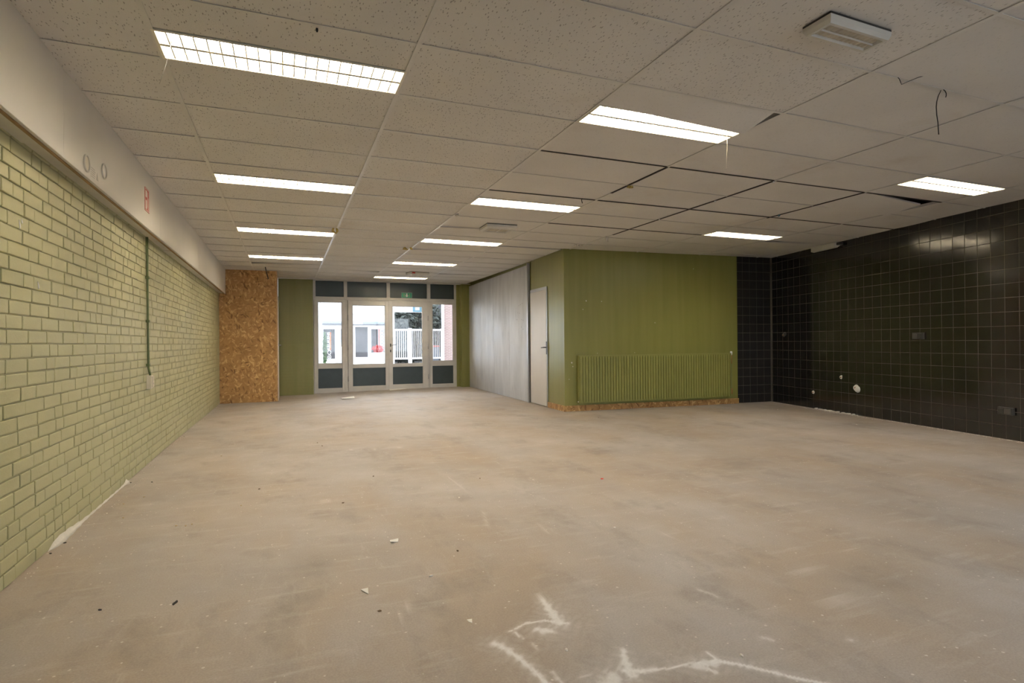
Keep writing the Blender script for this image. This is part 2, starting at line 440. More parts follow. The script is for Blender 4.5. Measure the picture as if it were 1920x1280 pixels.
for nm, arr in (('chalk', chalk), ('stain', stain)):
    at_ = me.attributes.new(nm, 'FLOAT', 'POINT'); at_.data.foreach_set('value', arr.astype(np.float32))
me.polygons.foreach_set('use_smooth', [True]*len(fs))
obj('floor', me, kind='structure')

# ---- left wall of painted bricks
wl = MB().box(-.25, -.009, Y0, 11.6, -.1, H+.4).build('wall_left', 'green_brick_paint', loc=(XL, 0, 0), kind='structure')
def brick_mesh(L, hh, k):
    r = random.Random(k); m_ = MB(); j = lambda a: r.uniform(-a, a)
    x1 = .0015+j(.0015)
    b0 = [(-.0092, -L/2, -hh/2), (-.0092, L/2, -hh/2), (-.0092, L/2, hh/2), (-.0092, -L/2, hh/2)]
    c = .0035
    b1 = [(x1-.0018, -L/2+j(.0018), -hh/2+j(.0018)), (x1-.0018, L/2+j(.0018), -hh/2+j(.0018)), (x1-.0018, L/2+j(.0018), hh/2+j(.0018)), (x1-.0018, -L/2+j(.0018), hh/2+j(.0018))]
    b2 = [(x1+j(.0008), -L/2+c+j(.001), -hh/2+c+j(.001)), (x1+j(.0008), L/2-c+j(.001), -hh/2+c+j(.001)), (x1+j(.0008), L/2-c+j(.001), hh/2-c+j(.001)), (x1+j(.0008), -L/2+c+j(.001), hh/2-c+j(.001))]
    fs_ = [(8, 9, 10, 11)]
    for q in range(4):
        n = (q+1) % 4; fs_ += [(q, n, n+4, q+4), (q+4, n+4, n+8, q+8)]
    m_.add(b0+b1+b2, fs_); return m_
BR = {}
for kind_, L in (('s', .229), ('h', .112), ('t', .17)):
    BR[kind_] = [(brick_mesh(L, .0625, 11*k+len(kind_)+ord(kind_)), L) for k in range(5)]
BRM = {k: [mb.mesh('brick', 'green_brick_paint') for mb, L in v] for k, v in BR.items()}
lay = []
r = random.Random(21)
for course in range(31):
    y = -1.2 - r.uniform(0, .24); z = .035+course*.0700
    while y < 9.72:
        t = r.random(); kd = 's' if t < .66 else ('h' if t < .93 else 't'); L = BR[kd][0][1]
        lay.append((y+L/2, z, kd, r.randrange(5), L)); y += L+.0095
lay.sort(key=lambda b: b[0])
far = MB(); cnt = 0
for (y, z, kd, k, L) in lay:
    if y > .22 and cnt < 300:
        obj('brick', BRM[kd][k], wl, loc=(0, y, z)); cnt += 1
    else:
        mb = BR[kd][k][0]; far.add([(a, b_+y, c+z) for a, b_, c in mb.v], mb.f)
far.build('brick_courses', 'green_brick_paint', wl, kind='stuff')
def onl(x, y, off=0): return at(x, y, (XL+off, 0, 0), Vector((1, 0, 0)))
for (x, y, s) in ((38, 421, .022), (42, 415, .012), (73, 535, .020)):
    p = onl(x, y, .004)-Vector((XL, 0, 0))
    MB().prism([(p.y-.010, p.z+s), (p.y+.004, p.z+s*.3), (p.y+.010, p.z-s*.5), (p.y, p.z-s), (p.y-.004, p.z-s*.3)], .001, .0035, 'x').build('paint_chip', 'white_print', wl)
pf = MB()
prof = []
for k in range(41):
    y = 1.0+1.75*k/40; hgt = (.024*math.exp(-((y-1.2)/.3)**2)+.008+.003*math.sin(k*1.9)+.022*math.exp(-((y-2.62)/.06)**2))*(min(1, k/2)*min(1, (40-k)/3)); prof.append((y, hgt))
vs = []; fs = []
for k, (y, hh) in enumerate(prof): vs += [(XL-.004, y, -.002), (XL+.004+hh*.9, y, -.002), (XL+.0045+hh*.3, y, hh*.35), (XL+.0035, y, hh*1.1+.001)]
for k in range(40):
    for q in range(3): fs.append((k*4+q, k*4+q+1, k*4+q+5, k*4+q+4))
pf.add(vs, fs, True).build('plaster_fillet', 'plaster', label='white plaster smear along the foot of the pale green brick wall', cat='plaster')

# ---- boxing (bulkhead) above the left wall
trim = struct('trim_1', label='long white boxing below the ceiling along the brick wall')
edges = [Y0, -1.6, .905, 3.4, 5.9, 9.6]
for a, b_ in zip(edges, edges[1:]):
    MB().rbox(XS-.018, XS, a+.0015, b_-.0015, 2.108, H+.02, .002, 'x', 1).build('front_panel', 'boxing_white', trim)
for a, b_ in ((Y0, .72), (.72, 4.2), (4.2, 9.6)):
    B(XL-.003, XS-.0185, a+.001, b_-.001, 2.112 if a != .72 else 2.120, 2.130).build('bottom_board', 'ivory_plastic', trim)
for a, b_ in ((Y0, 1.75), (1.75, 9.6)):
    B(XS-.032, XS-.0186, a+.001, b_-.001, 2.100, 2.1115).build('batten', 'board_brown', trim)

# ---- ceiling
ceil_o = MB().add([(-.7, Y0-.1, H+.16), (7.2, Y0-.1, H+.16), (9.1, 5.1, H+.16), (5.1, 5.5, H+.16), (5.1, 11.6, H+.16), (-.7, 11.6, H+.16),
                   (-.7, Y0-.1, H+.26), (7.2, Y0-.1, H+.26), (9.1, 5.1, H+.26), (5.1, 5.5, H+.26), (5.1, 11.6, H+.26), (-.7, 11.6, H+.26)],
                  [(0, 1, 2, 3, 4, 5), (11, 10, 9, 8, 7, 6)]+[(k, k+6, (k+1) % 6+6, (k+1) % 6) for k in range(6)]).build('ceiling', 'plenum', kind='structure')
FIX = {(0, 0): 'b', (0, 4): 'b', (0, 8): 'b', (0, 12): 'b', (2, 0): 'b', (2, 4): 'b', (2, 8): 'b', (2, 12): 'b', (2, 16): 'b', (5, 1): 'f', (5, 5): 'b'}
# tile corner offsets (dx,dy,dz) for corners (x0,y0),(x1,y0),(x1,y1),(x0,y1): shifted, dropped or torn tiles
Z3 = (0, 0, 0)
SHIFT = {
    (0, 14): [(0, .24, 0), (0, .0, 0), Z3, Z3],
    (2, 0): [Z3, (-.06, 0, 0), (-.05, 0, -.045), (0, 0, -.005)],
    (5, 2): [Z3, (-.11, .15, -.004), (-.015, 0, -.022), Z3],
    (2, 10): [(0, .16, 0), Z3, Z3, Z3],
    (3, 15): [(0, .22, 0), Z3, Z3, Z3],
    (1, 15): [Z3, (0, .2, 0), (0, 0, 0), Z3],
    (6, 6): [(0, .16, 0), Z3, Z3, Z3],
    (2, 7): [(.0, .09, 0), Z3, Z3, Z3],
    (3, 8): [Z3, (0, .0, 0), (0, -.10, 0), (0, -.03, 0)],
}
def xright(y): return A_R.x + (y-A_R.y)*D_R.x/D_R.y
def ypart(x): return A_P.y + (x-A_P.x)*D_P.y/D_P.x
def clip_poly(bm, co, no):
    g = bm.verts[:]+bm.edges[:]+bm.faces[:]
    bmesh.ops.bisect_plane(bm, geom=g, plane_co=co, plane_no=no, clear_outer=True)
r = random.Random(5)
def ceiling_tile(i, j, y0, y1):
    x0, x1 = i*1.2, (i+1)*1.2
    if x1 <= XS or y0 > YB+.1 or x0 > 8.75: return
    if x0 > xright(y1)+.02 and x0 > xright(y0)+.02: return
    if y0 > 5.25 and x0 > 4.9: return
    sh = SHIFT.get((i, j), [Z3]*4)
    nu, nv = 7, 5
    sag = r.uniform(.001, .005)*(1.0 if y1-y0 > .5 else .6); tz = [r.uniform(0, .003) for _ in range(4)]
    if r.random() < .12: sag = .009
    bm = bmesh.new(); rows = []
    for b_ in range(nv):
        for a in range(nu):
            u, v = a/(nu-1), b_/(nv-1); w = ((1-u)*(1-v), u*(1-v), u*v, (1-u)*v)
            g = .004
            x = x0+g+(x1-x0-2*g)*u+sum(w[q]*sh[q][0] for q in range(4)); y = y0+g+(y1-y0-2*g)*v+sum(w[q]*sh[q][1] for q in range(4))
            z = H+.0035+sum(w[q]*(sh[q][2]+tz[q]) for q in range(4))-sag*math.sin(math.pi*u)*(math.sin(math.pi*v)*.75+.25)*(1 if v not in (0, 1) else .0)-sag*.25*math.sin(math.pi*u)*(1 if v in (0, 1) else 0)*0
            rows.append((x, y, z))
    vb = [bm.verts.new(p) for p in rows]; vt = [bm.verts.new((x, y, z+.014)) for x, y, z in rows]
    for b_ in range(nv-1):
        for a in range(nu-1):
            q = b_*nu+a
            bm.faces.new((vb[q], vb[q+nu], vb[q+nu+1], vb[q+1]))
            bm.faces.new((vt[q], vt[q+1], vt[q+nu+1], vt[q+nu]))
    ring = [a for a in range(nu)]+[b_*nu+nu-1 for b_ in range(1, nv)]+[(nv-1)*nu+a for a in range(nu-2, -1, -1)]+[b_*nu for b_ in range(nv-2, 0, -1)]
    for q in range(len(ring)):
        a, c = ring[q], ring[(q+1) % len(ring)]; bm.faces.new((vb[a], vb[c], vt[c], vt[a]))
    if x0 < XS: clip_poly(bm, (XS+.001, 0, 0), (-1, 0, 0))
    if x1 > min(xright(y0), xright(y1))-.02: clip_poly(bm, A_R-Vector((.004, 0, 0)), -nrm(D_R)*-1)
    if y1 > 5.0 and x0 >= 4.75: clip_poly(bm, A_P-Vector((0, .004, 0)), nrm(D_P))
    if y1 > YB: clip_poly(bm, (0, YB+.12, 0), (0, 1, 0))
    if not bm.faces: bm.free(); return
    me = bpy.data.meshes.new('ceiling_tile'); bm.to_mesh(me); bm.free(); me.materials.append(MATS['mineral_tile' if i <= 1 or (i == 2 and j < 0) else 'mineral_tile_fine'])
    obj('ceiling_tile', me, ceil_o)
for i in range(-1, 8):
    for j in range(-8, 19):
        y0, y1 = j*.6, j*.6+.6
        hf = FIX.get((i, j))
        if hf == 'b': y1 -= .3
        elif hf == 'f': y0 += .3
        ceiling_tile(i, j, y0, y1)
TW = .012
def tee_piece(name, x0, y0, x1, y1, M):
    if x0 == x1: B(x0-TW, x0+TW, y0, y1, H-.0015, H+.002).box(x0-.001, x0+.001, y0, y1, H+.002, H+.03).build(name, M, ceil_o)
    else: B(x0+TW, x1-TW, y0-TW*.8, y0+TW*.8, H-.001, H+.0015).box(x0+TW, x1-TW, y0-.001, y0+.001, H+.0015, H+.028).build(name, M, ceil_o)
def yend(x):   # how far a runner at x goes back before a wall
    return ypart(x) if x > 4.75 else YB+.1
def ystart(x):
    y = A_R.y+(x-A_R.x)*D_R.y/D_R.x
    return max(Y0, y+.03)
DARKR = {3: [(1.2, 2.1)], 4: [(1.2, 4.0)], 5: [(1.2, 2.45)], 2: []}
for i in range(0, 8):
    x = i*1.2; a, e = ystart(x), yend(x)
    if a > e: continue
    cuts = [a]+[c for seg in DARKR.get(i, []) for c in seg]+[e]
    base = 'white_tee' if i <= 1 else 'white_tee'
    if i == 2: tee_piece('main_runner', x, a, x, 1.2, 'white_tee'); tee_piece('main_runner', x, 1.2, x, e, 'white_tee'); continue
    if i == 3 : tee_piece('main_runner', x, 3.4, x, e, 'white_tee'); cuts[-1] = 3.4
    for q in range(len(cuts)-1): tee_piece('main_runner', x, cuts[q], x, cuts[q+1], 'dark_tee' if q % 2 else base)
DARKC = {2: range(2, 6), 4: range(2, 7), 6: range(3, 5)}
for i in range(-1, 8):
    for j in range(-7, 19):
        x0, x1, y = max(i*1.2, XS-TW), (i+1)*1.2, j*.6
        if y > yend(x0+.1) - .02: continue
        xr = xright(y)-.005
        if x0 > xr-.05: continue
        x1 = min(x1, xr+TW)
        M = 'dark_tee' if i in DARKC.get(j, ()) else ('white_tee' if i <= 1 or (i == 2 and j > 4) else 'white_tee')
        tee_piece('cross_tee', x0, y, x1, y, M)
B(-.5, 4.9, YB-.035, YB+.2, H-.012, H+.0).build('edge_trim', 'white_tee', ceil_o)

# ---- right wall, black tiles
LR = (A_R.y-Y0)/-D_R.y
wr = MB().box(-.25, LR+.2, .0012, .2, -.1, H+.2).build('wall_right', 'grout', loc=A_R, rotz=RZ_R, kind='structure')
PX, PZ, SX, SZ = .1506, .1556, .134, .152
def tile_mb(w, h, lift=0): return MB().rbox(-w/2, w/2, -.001-lift, .008, -h/2, h/2, .0012, 'y', -1)
wcols = []
k = -1
while SX+k*PX < LR+.1: wcols.append((max(0, SX+k*PX) if k < 0 else SX+k*PX, SX+(k+1)*PX)); k += 1
zrows = [(max(0, SZ+(q-1)*PZ), min(H+.06, SZ+q*PZ)) for q in range(0, 17)]
full = [tile_mb(PX-.005, PZ-.005, l).mesh('tile', 'black_tile') for l in (0, .0007, .0003)]
tiles = []
for ci, (a, b_) in enumerate(wcols):
    for (z0, z1) in zrows: tiles.append((a, b_, z0, z1))
vis = [t for t in tiles if t[1] < 4.62]; vis.sort(key=lambda t: -t[1])
ones = set(vis[:300]); far = MB(); r = random.Random(9)
for t in tiles:
    a, b_, z0, z1 = t; w, hh = b_-a-.005, z1-z0-.005
    if w < .02 or hh < .02: continue
    if t in ones:
        isfull = abs(w-(PX-.005)) < 1e-4 and abs(hh-(PZ-.005)) < 1e-4
        o = obj('tile', r.choice(full) if isfull else tile_mb(w, hh).mesh('tile', 'black_tile'), wr, loc=((a+b_)/2, r.uniform(-.0004, .0004), (z0+z1)/2))
        o.rotation_euler = (r.uniform(-.008, .008), 0, r.uniform(-.007, .007))
    else:
        mb = tile_mb(w, hh, r.uniform(0, .0007)); far.add([(x+(a+b_)/2, y, z+(z0+z1)/2) for x, y, z in mb.v], mb.f)
far.build('tile_field', 'black_tile', wr, kind='stuff')
def onr(x, y, off=0): # pixel -> local (s, z) on right wall
    n = nrm(D_R); p = at(x, y, A_R-n*off, n); return (p-A_R).dot(D_R), p.z

# ---- partition: front face with radiator, side face with door and steel panels
LP = 3.29
wpf = MB().box(0, LP, 0, .14, -.05, H+.2).build('wall_partition_front', 'olive_paint', loc=A_P, rotz=RZ_P, kind='structure')
bb = struct('baseboard_partition_front', loc=A_P, rotz=RZ_P)
MB().rbox(-.012, LP+.01, -.016, -.0005, 0, .092, .002, 'y', -1).build('board', 'osb', bb)
for (x, y, q) in ((1099, 564, .016), (1128, 565, .010), (1093, 580, .010), (1300, 504, .009), (1228, 605, .010), (1072, 680, .018), (1074, 687, .010), (1067, 711, .008), (1190, 661, .007), (1120, 662, .007)):
    n_ = nrm(D_P); pp = at(x, y, A_P, n_); s_ = (pp-A_P).dot(D_P)
    MB().prism([(s_-q*.6, pp.z+q*.3), (s_-q*.1, pp.z+q), (s_+q*.7, pp.z+q*.2), (s_+q*.3, pp.z-q*.7), (s_-q*.3, pp.z-q*.5)], -.0012, .0005, 'y').build('paint_chip', 'plaster', wpf)
# recess strip of black tiles beside it
wrec = MB().box(LP+.001, 4.12, .0412, .2, -.05, H+.2).build('wall_recess', 'grout', loc=A_P, rotz=RZ_P, kind='structure')
LS_END = (A_R-A_P).dot(D_P)
s = LS_END
cols = []
while s > LP:
    cols.append((max(LP+.002, s-PX), s)); s -= PX
for a, b_ in cols:
    for z0, z1 in zrows:
        w, hh = b_-a-.005, z1-z0-.005
        if w < .02 or hh < .02: continue
        tile_mb(w, hh).build('tile', 'worn_tile', wrec, loc=((a+b_)/2, .040, (z0+z1)/2))
# side
LSD = 5.58
_n = nrm(D_S); _g = (at(989, 640, A_P+_n*.05, _n)-A_P).dot(D_S)   # where the steel panels start
wps = MB().box(0, _g-.070, -.13, 0, -.05, H+.2).box(_g-.030, LSD+.3, -.13, 0, -.05, H+.2).box(_g-.0702, _g-.0298, -.13, -.10, -.05, H+.2).build('wall_partition_side', 'olive_paint', loc=A_P+Vector((0, .002, 0)), rotz=RZ_S, kind='structure')
def ons(x, y, off=0):
    n = nrm(D_S); p = at(x, y, A_P+n*off, n); return (p-A_P).dot(D_S), p.z
pan = [ons(x, 640, .05)[0] for x in (989, 955, 926, 902)]+[LSD]
for a, b_ in zip(pan, pan[1:]):
    MB().rbox(a+.002, b_-.002, .0005, .05, .005, 2.525, .002, 'y', 1).build('steel_panel', 'zinc_panel', wps)
B(pan[0]-.028, pan[0]+.0005, .0005, .055, .0, 2.56).build('end_channel', 'steel_grey', wps)
for (x, y) in ((973, 573), (976, 571), (979, 569), (971, 586), (974, 587), (968, 599), (978, 599), (981, 600), (981, 617), (970, 599), (978, 613)):
    s_, z = ons(x, y, .05); MB().tube([(s_, .0501, z), (s_, .0512, z)], .007, 8).build('rivet', 'dark_metal', wps)
bs = struct('baseboard_partition_side', loc=A_P, rotz=RZ_S)
MB().rbox(-.016, ons(1028, 755)[0]-.005, .0025, .016, 0, .092, .002, 'y', 1).build('board', 'osb', bs)
d0, d1 = ons(1027.5, 700)[0], ons(997, 700)[0]; dt = ons(1027, 541)[1]
door3 = struct('door_3', loc=A_P, rotz=RZ_S)
MB().rbox(d0+.02, d1-.004, .003, .022, .012, dt-.012, .002, 'y', 1).build('leaf', 'door_white', door3)
B(d0-.012, d0+.018, .0025, .016, 0, dt+.04).build('frame_jamb', 'steel_grey', door3)
B(d0-.012, d1, .0025, .018, dt-.008, dt+.042).build('frame_head', 'steel_grey', door3)
hs, hz = ons(1024, 651, .03)
B(hs-.012, hs+.012, .022, .028, hz-.12, hz+.10).build('handle_plate', 'dark_metal', door3)
MB().tube([(hs, .026, hz), (hs, .062, hz), (hs+.02, .068, hz), (hs+.13, .066, hz-.006)], .009, 8).build('handle', 'dark_metal', door3)

# ---- OSB closet at the back left
YC = 9.60; XC = .425
wc = struct('wall_closet')
B(XL+.0, XC-.02, YC, YC+.018, -.05, H+.02).build('front_board', 'osb', wc)
B(XC-.0195, XC, YC-.001, YC+.040, -.05, H+.02).build('corner_board', 'osb_edge', wc)
B(XC-.03, XC-.004, YC+.0405, YB+.2, -.05, H+.02).build('side_board', 'osb', wc)
door4 = struct('door_4', loc=(XC, YC, 0))
B(-.003, .012, .05, .95, -.035, 2.08).build('leaf', 'door_white', door4)
B(-.003, .014, .952, 1.0, -.035, 2.13).build('frame_jamb', 'frame_white', door4)
B(.012, .018, .075, .11, .95, 1.13).build('handle_plate', 'chrome', door4)
MB().tube([(.016, .092, 1.09), (.055, .092, 1.09), (.06, .11, 1.088), (.058, .21, 1.088)], .010, 8).build('handle', 'chrome', door4)

# ---- back wall: green masonry either side of the shopfront
def onf(x, y, off=0): return at(x, y, (0, YF-off, 0), Vector((0, 1, 0)))
def K(cx, cy, off=0): return onf(570+cx/5.334, 510+cy/5.334, off)   # from the zoomed crop
FX0, FX1 = K(84, 600).x, K(1524, 600).x
wb = struct('wall_back')
B(XC, FX0+.01, YB, YB+.35, -.1, H+.3).build('brick_pier', 'olive_brick', wb)
xr0 = at(866, 640, (0, YB, 0), Vector((0, 1, 0))).x
B(xr0, 5.3, YB, YB+.35, -.1, H+.3).build('brick_pier', 'olive_brick', wb)
B(FX0, xr0+.1, YF+.002, YF+.3, H-.005, H+.4).build('lintel', 'white_paint', wb)
B(FX1+.001, xr0, YF+.0, YF+.2, -.1, H+.3).build('reveal_strip', 'olive_brick', wb)
# shopfront frame
fr = struct('trim_2', label='white timber shopfront frame with dark transom panels')
ZT0 = K(600, 252).z; ZT1 = K(600, 285).z     # transom rail
FD0, FD1 = YF, YF+.09
px_m = [(84, 115), (397, 432), (826, 861), (1229, 1264), (1500, 1524)]
posts = [(K(a, 170).x, K(b_, 170).x) for a, b_ in px_m]
for a, b_ in posts: MB().rbox(a, b_, FD0, FD1, ZT0, H-.002, .003, 'y', -1).build('post', 'frame_white', fr)
for (a, b_), (c, d) in zip(posts, posts[1:]):
    MB().rbox(b_-.002, c+.002, FD0+.03, FD0+.05, ZT0-.002, H+.0, .001, 'y', -1).build('transom_panel', 'transom_dark', fr)
MB().rbox(FX0, FX1, FD0-.004, FD1, ZT1+.008, ZT0, .003, 'y', -1).build('transom_rail', 'frame_white', fr)
ZB = -.05
lowm = [(K(84, 700).x, K(100, 700).x), (K(408, 700).x, K(440, 700).x), (K(1240, 700).x, K(1258, 700).x), (K(1512, 700).x, K(1526, 700).x)]
for a, b_ in lowm: MB().rbox(a, b_, FD0, FD1, ZB, ZT1+.007, .003, 'y', -1).build('post', 'frame_white', fr)
B(FX0, FX1, FD0+.01, FD1+.06, -.10, ZB+.012).build('threshold', 'steel_grey', fr)
def light(name, n, x0, x1, glass, panel, depth=.0, handle=None, hinge=None, zb=None, ztop=None):
    """a glazed leaf: outer x0..x1, glass rect and lower panel rect in crop pixels"""
    o = struct(name, loc=(x0, FD0, 0)); W_ = x1-x0
    g0 = K(glass[0], glass[1]); g1 = K(glass[2], glass[3]); p0 = K(panel[0], panel[1]); p1 = K(panel[2], panel[3])
    zt = ztop if ztop else ZT1+.004; zb = zb if zb is not None else ZB+.016
    gx0, gx1 = g0.x-x0, g1.x-x0; f0, f1 = -.012-depth, .045
    pxx0, pxx1 = p0.x-x0, p1.x-x0
    MB().rbox(0, gx0, f0, f1, zb, zt, .003, 'y', -1).build('stile', 'frame_white', o)
    MB().rbox(gx1, W_, f0, f1, zb, zt, .003, 'y', -1).build('stile', 'frame_white', o)
    MB().rbox(gx0+.0003, gx1-.0003, f0+.001, f1, g0.z, zt, .003, 'y', -1).build('top_rail', 'frame_white', o)
    MB().rbox(gx0+.0003, gx1-.0003, f0+.001, f1, p0.z, g1.z, .003, 'y', -1).build('mid_rail', 'frame_white', o)
    MB().rbox(gx0+.0003, gx1-.0003, f0+.001, f1, zb, p1.z, .003, 'y', -1).build('bottom_rail', 'frame_white', o)
    B(gx0-.004, gx1+.004, .014, .020, g1.z-.004, g0.z+.004).build('pane', 'pane_glass', o)
    B(gx0-.004, gx1+.004, .010, .024, p1.z-.004, p0.z+.004).build('lower_panel', 'panel_dark', o)
    for a, b_, c, d in ((gx0, gx0+.012, g1.z, g0.z), (gx1-.012, gx1, g1.z, g0.z), (gx0+.0125, gx1-.0125, g0.z-.012, g0.z), (gx0+.0125, gx1-.0125, g1.z, g1.z+.012)):
        B(a, b_, f0+.014, .0135, c, d).build('glazing_bead', 'frame_white', o)
    if hinge:
        for z in (.28, 1.02, 1.72):
            hx = 0 if hinge < 0 else W_
            MB().tube([(hx, f0-.006, z-.06), (hx, f0-.006, z+.06)], .010, 8).build('hinge', 'steel_grey', o)
    if handle:
        hx, hz_ = handle
        B(hx-.014, hx+.014, f0-.007, f0, hz_-.035, hz_+.035).build('handle_rose', 'dark_metal', o)
        B(hx-.012, hx+.012, f0-.006, f0, hz_-.17, hz_-.11).build('lock_plate', 'dark_metal', o)
        MB().tube([(hx, f0-.004, hz_), (hx, f0-.05, hz_), (hx+.02, f0-.055, hz_), (hx+.13, f0-.055, hz_+.01)], .009, 8).build('handle', 'chrome', o)
    return o
light('window_1', 1, lowm[0][1]+.001, lowm[1][0]-.001, (137, 297, 383, 912), (128, 968, 405, 1155))
light('window_2', 2, lowm[2][1]+.001, lowm[3][0]-.001, (1280, 318, 1492, 885), (1272, 938, 1508, 1110))
xm = K(845, 700).x
light('door_1', 1, lowm[1][1]+.002, xm-.0015, (483, 330, 815, 918), (490, 960, 820, 1130), depth=.012, hinge=-1)
hp = K(868, 730, .05)
light('door_2', 2, xm+.0015, lowm[2][0]-.002, (882, 340, 1187, 912), (892, 948, 1195, 1112), depth=.012, hinge=1, handle=(hp.x-xm-.0015, hp.z))

# ---- wall behind the camera with its shop windows
XR0 = xright(Y0)
wf = struct('wall_front', loc=(0, Y0, 0))
B(-.9, 1.6, -.25, 0, -.1, H+.3).build('pier', 'white_paint', wf)
B(XR0-.15, XR0+.4, -.25, 0, -.1, H+.3).build('pier', 'white_paint', wf)
B(1.6, XR0-.15, -.25, 0, -.1, .25).build('sill_wall', 'white_paint', wf)
B(1.6, XR0-.15, -.25, 0, 2.45, H+.3).build('lintel', 'white_paint', wf)
w3 = struct('window_front_offscreen', loc=(1.6, Y0, 0)); WW = XR0-.15-1.6
for k in range(4): B(WW*k/3-.03 if k else 0, WW*k/3+.03 if k < 3 else WW, -.15, -.08, .25, 2.45).build('post', 'frame_white', w3)
for z in (.25, 2.39): B(.03, WW-.03, -.149, -.081, z, z+.06).build('rail', 'frame_white', w3)
for k in range(3): B(WW*k/3+.0305, WW*(k+1)/3-.0305, -.118, -.112, .311, 2.389).build('pane', 'pane_glass', w3)

# ================================================================== CEILING THINGS
def lum_proto():
    o = thing('ceiling_light', '', 'ceiling light')
    # local: x 0..1.2, y 0..0.3, z=0 at ceiling plane
    hs_ = MB()
    hs_.box(.012, 1.188, .012, .288, .088, .092)
    for y0, y1 in ((.008, .012), (.288, .292)): hs_.box(.008, 1.192, y0, y1, .0, .092)
    for x0, x1 in ((.008, .012), (1.188, 1.192)): hs_.box(x0, x1, .0121, .2879, .0, .092)
    hs_.build('housing', 'louver', o)
    fl = MB()
    fl.box(.0, 1.2, .0, .014, -.003, .0).box(.0, 1.2, .286, .3, -.003, .0).box(.0, .014, .0141, .2859, -.003, .0).box(1.186, 1.2, .0141, .2859, -.003, .0)
    fl.build('rim', 'louver', o)
    for yc in (.081, .219): MB().tube([(.05, yc, .045), (1.15, yc, .045)], .018, 10).build('tube', 'lamp_tube', o)
    MB().prism([(.138, .0), (.162, .0), (.152, .05), (.148, .05)], .014, 1.186, 'x').build('spine', 'louver', o)
    bl = MB().prism([(-.0034, .0005), (.0034, .0005), (.0010, .020), (-.0010, .020)], .015, .137, 'y')
    ms = bl.mesh('louver_blade', 'louver')
    for k in range(20):
        x = .03+1.14*(k+.5)/20
        obj('louver_blade', ms, o, loc=(x, 0, 0)); obj('louver_blade', ms, o, loc=(x, .148, 0))
    return o
def lum_label(i, j):
    return {(0, 0): 'long fluorescent ceiling light with a broken pull wire, first along the white boxing', (0, 4): 'fluorescent ceiling light second in the row beside the white boxing',
            (0, 8): 'fluorescent ceiling light third in the row beside the white boxing', (0, 12): 'fluorescent ceiling light just before the chipboard closet',
            (2, 0): 'large fluorescent ceiling light below a sagging half tile', (2, 4): 'fluorescent ceiling light between the sagging tile and the pale emergency lamp',
            (2, 8): 'fluorescent ceiling light just behind the pale emergency lamp', (2, 12): 'fluorescent ceiling light in front of the red-marked emergency lamp',
            (2, 16): 'fluorescent ceiling light right above the glazed double doors', (5, 1): 'fluorescent ceiling light next to a torn tile by the black tiled wall',
            (5, 5): 'fluorescent ceiling light above the radiator wall near the black tiles'}[(i, j)]
lp = lum_proto(); first = True
for (i, j), hf in FIX.items():
    o = lp if first else copy_tree(lp); first = False
    o.location = (i*1.2, j*.6+(.3 if hf == 'b' else 0), H)
    o['label'] = lum_label(i, j); o['group'] = 'recessed fluorescent ceiling lights'
# pull wires hanging from two lamps
def hang(name, pts, anchor, M, rad, label, cat, n=6, group=None):
    base = Vector(anchor); nn = Vector((AF.x, AF.y, 0)).normalized()
    P3 = [at(x, y, base, nn) for x, y in pts]
    o = thing(name, label, cat, P3[0], group=group)
    MB().tube([p-P3[0] for p in P3], rad, n).build('strand', M, o); return o
pw = hang('pull_wire', [(321, 80), (318, 96), (309, 128), (299, 157)], ceilp(321, 80), 'grey_print', .0012, 'thin grey wire dangling from the end of the long light', 'wire')
MB().tube([(0, 0, .06), (0, 0, 0)], .005, 6).build('clip', 'white_print', pw)
hang('pull_wire', [(1363, 254), (1363.5, 270), (1362, 316)], ceilp(1363, 254), 'cream_plastic', .0012, 'thin cream wire dangling from the light below the sagging tile', 'wire')
Q = lambda a, b_: (1420+a/3.84, b_/3.84)
hang('cable_tie', [Q(1322, 650), Q(1312, 672), Q(1303, 690), Q(1292, 730), Q(1288, 770), Q(1292, 830), Q(1300, 880), Q(1303, 930), Q(1306, 968)], ceilp(*Q(1322, 648)), 'black_plastic', .0028, 'long black cable tie hanging straight down from the ceiling grid', 'cable tie')
hang('cable_tie', [Q(1340, 645), Q(1352, 655), Q(1360, 672), Q(1360, 688), Q(1356, 700)], ceilp(*Q(1340, 643)), 'black_plastic', .0028, 'short curled black cable tie end beside the hanging tie', 'cable tie')
w1 = hang('cable_tie', [Q(1012, 557), Q(1022, 568), Q(1030, 588), Q(1038, 608), Q(1090, 585), Q(1160, 557), Q(1260, 530), Q(1410, 508)], ceilp(*Q(1015, 556)), 'black_plastic', .0020, 'thin black cable tie sticking out sideways under the ceiling grid', 'cable tie')
hang('cable_tie', [(497.5, 500.5), (499, 508), (503, 523)], ceilp(497, 500), 'black_plastic', .012, 'black strip dangling from the gap before the chipboard closet', 'cable tie', 4)
hang('cable_tie', [(1091, 372), (1090.5, 376), (1092, 381)], ceilp(1091, 372), 'black_plastic', .004, 'stubby black tie end by the light past the sagging tile', 'cable tie', 5)
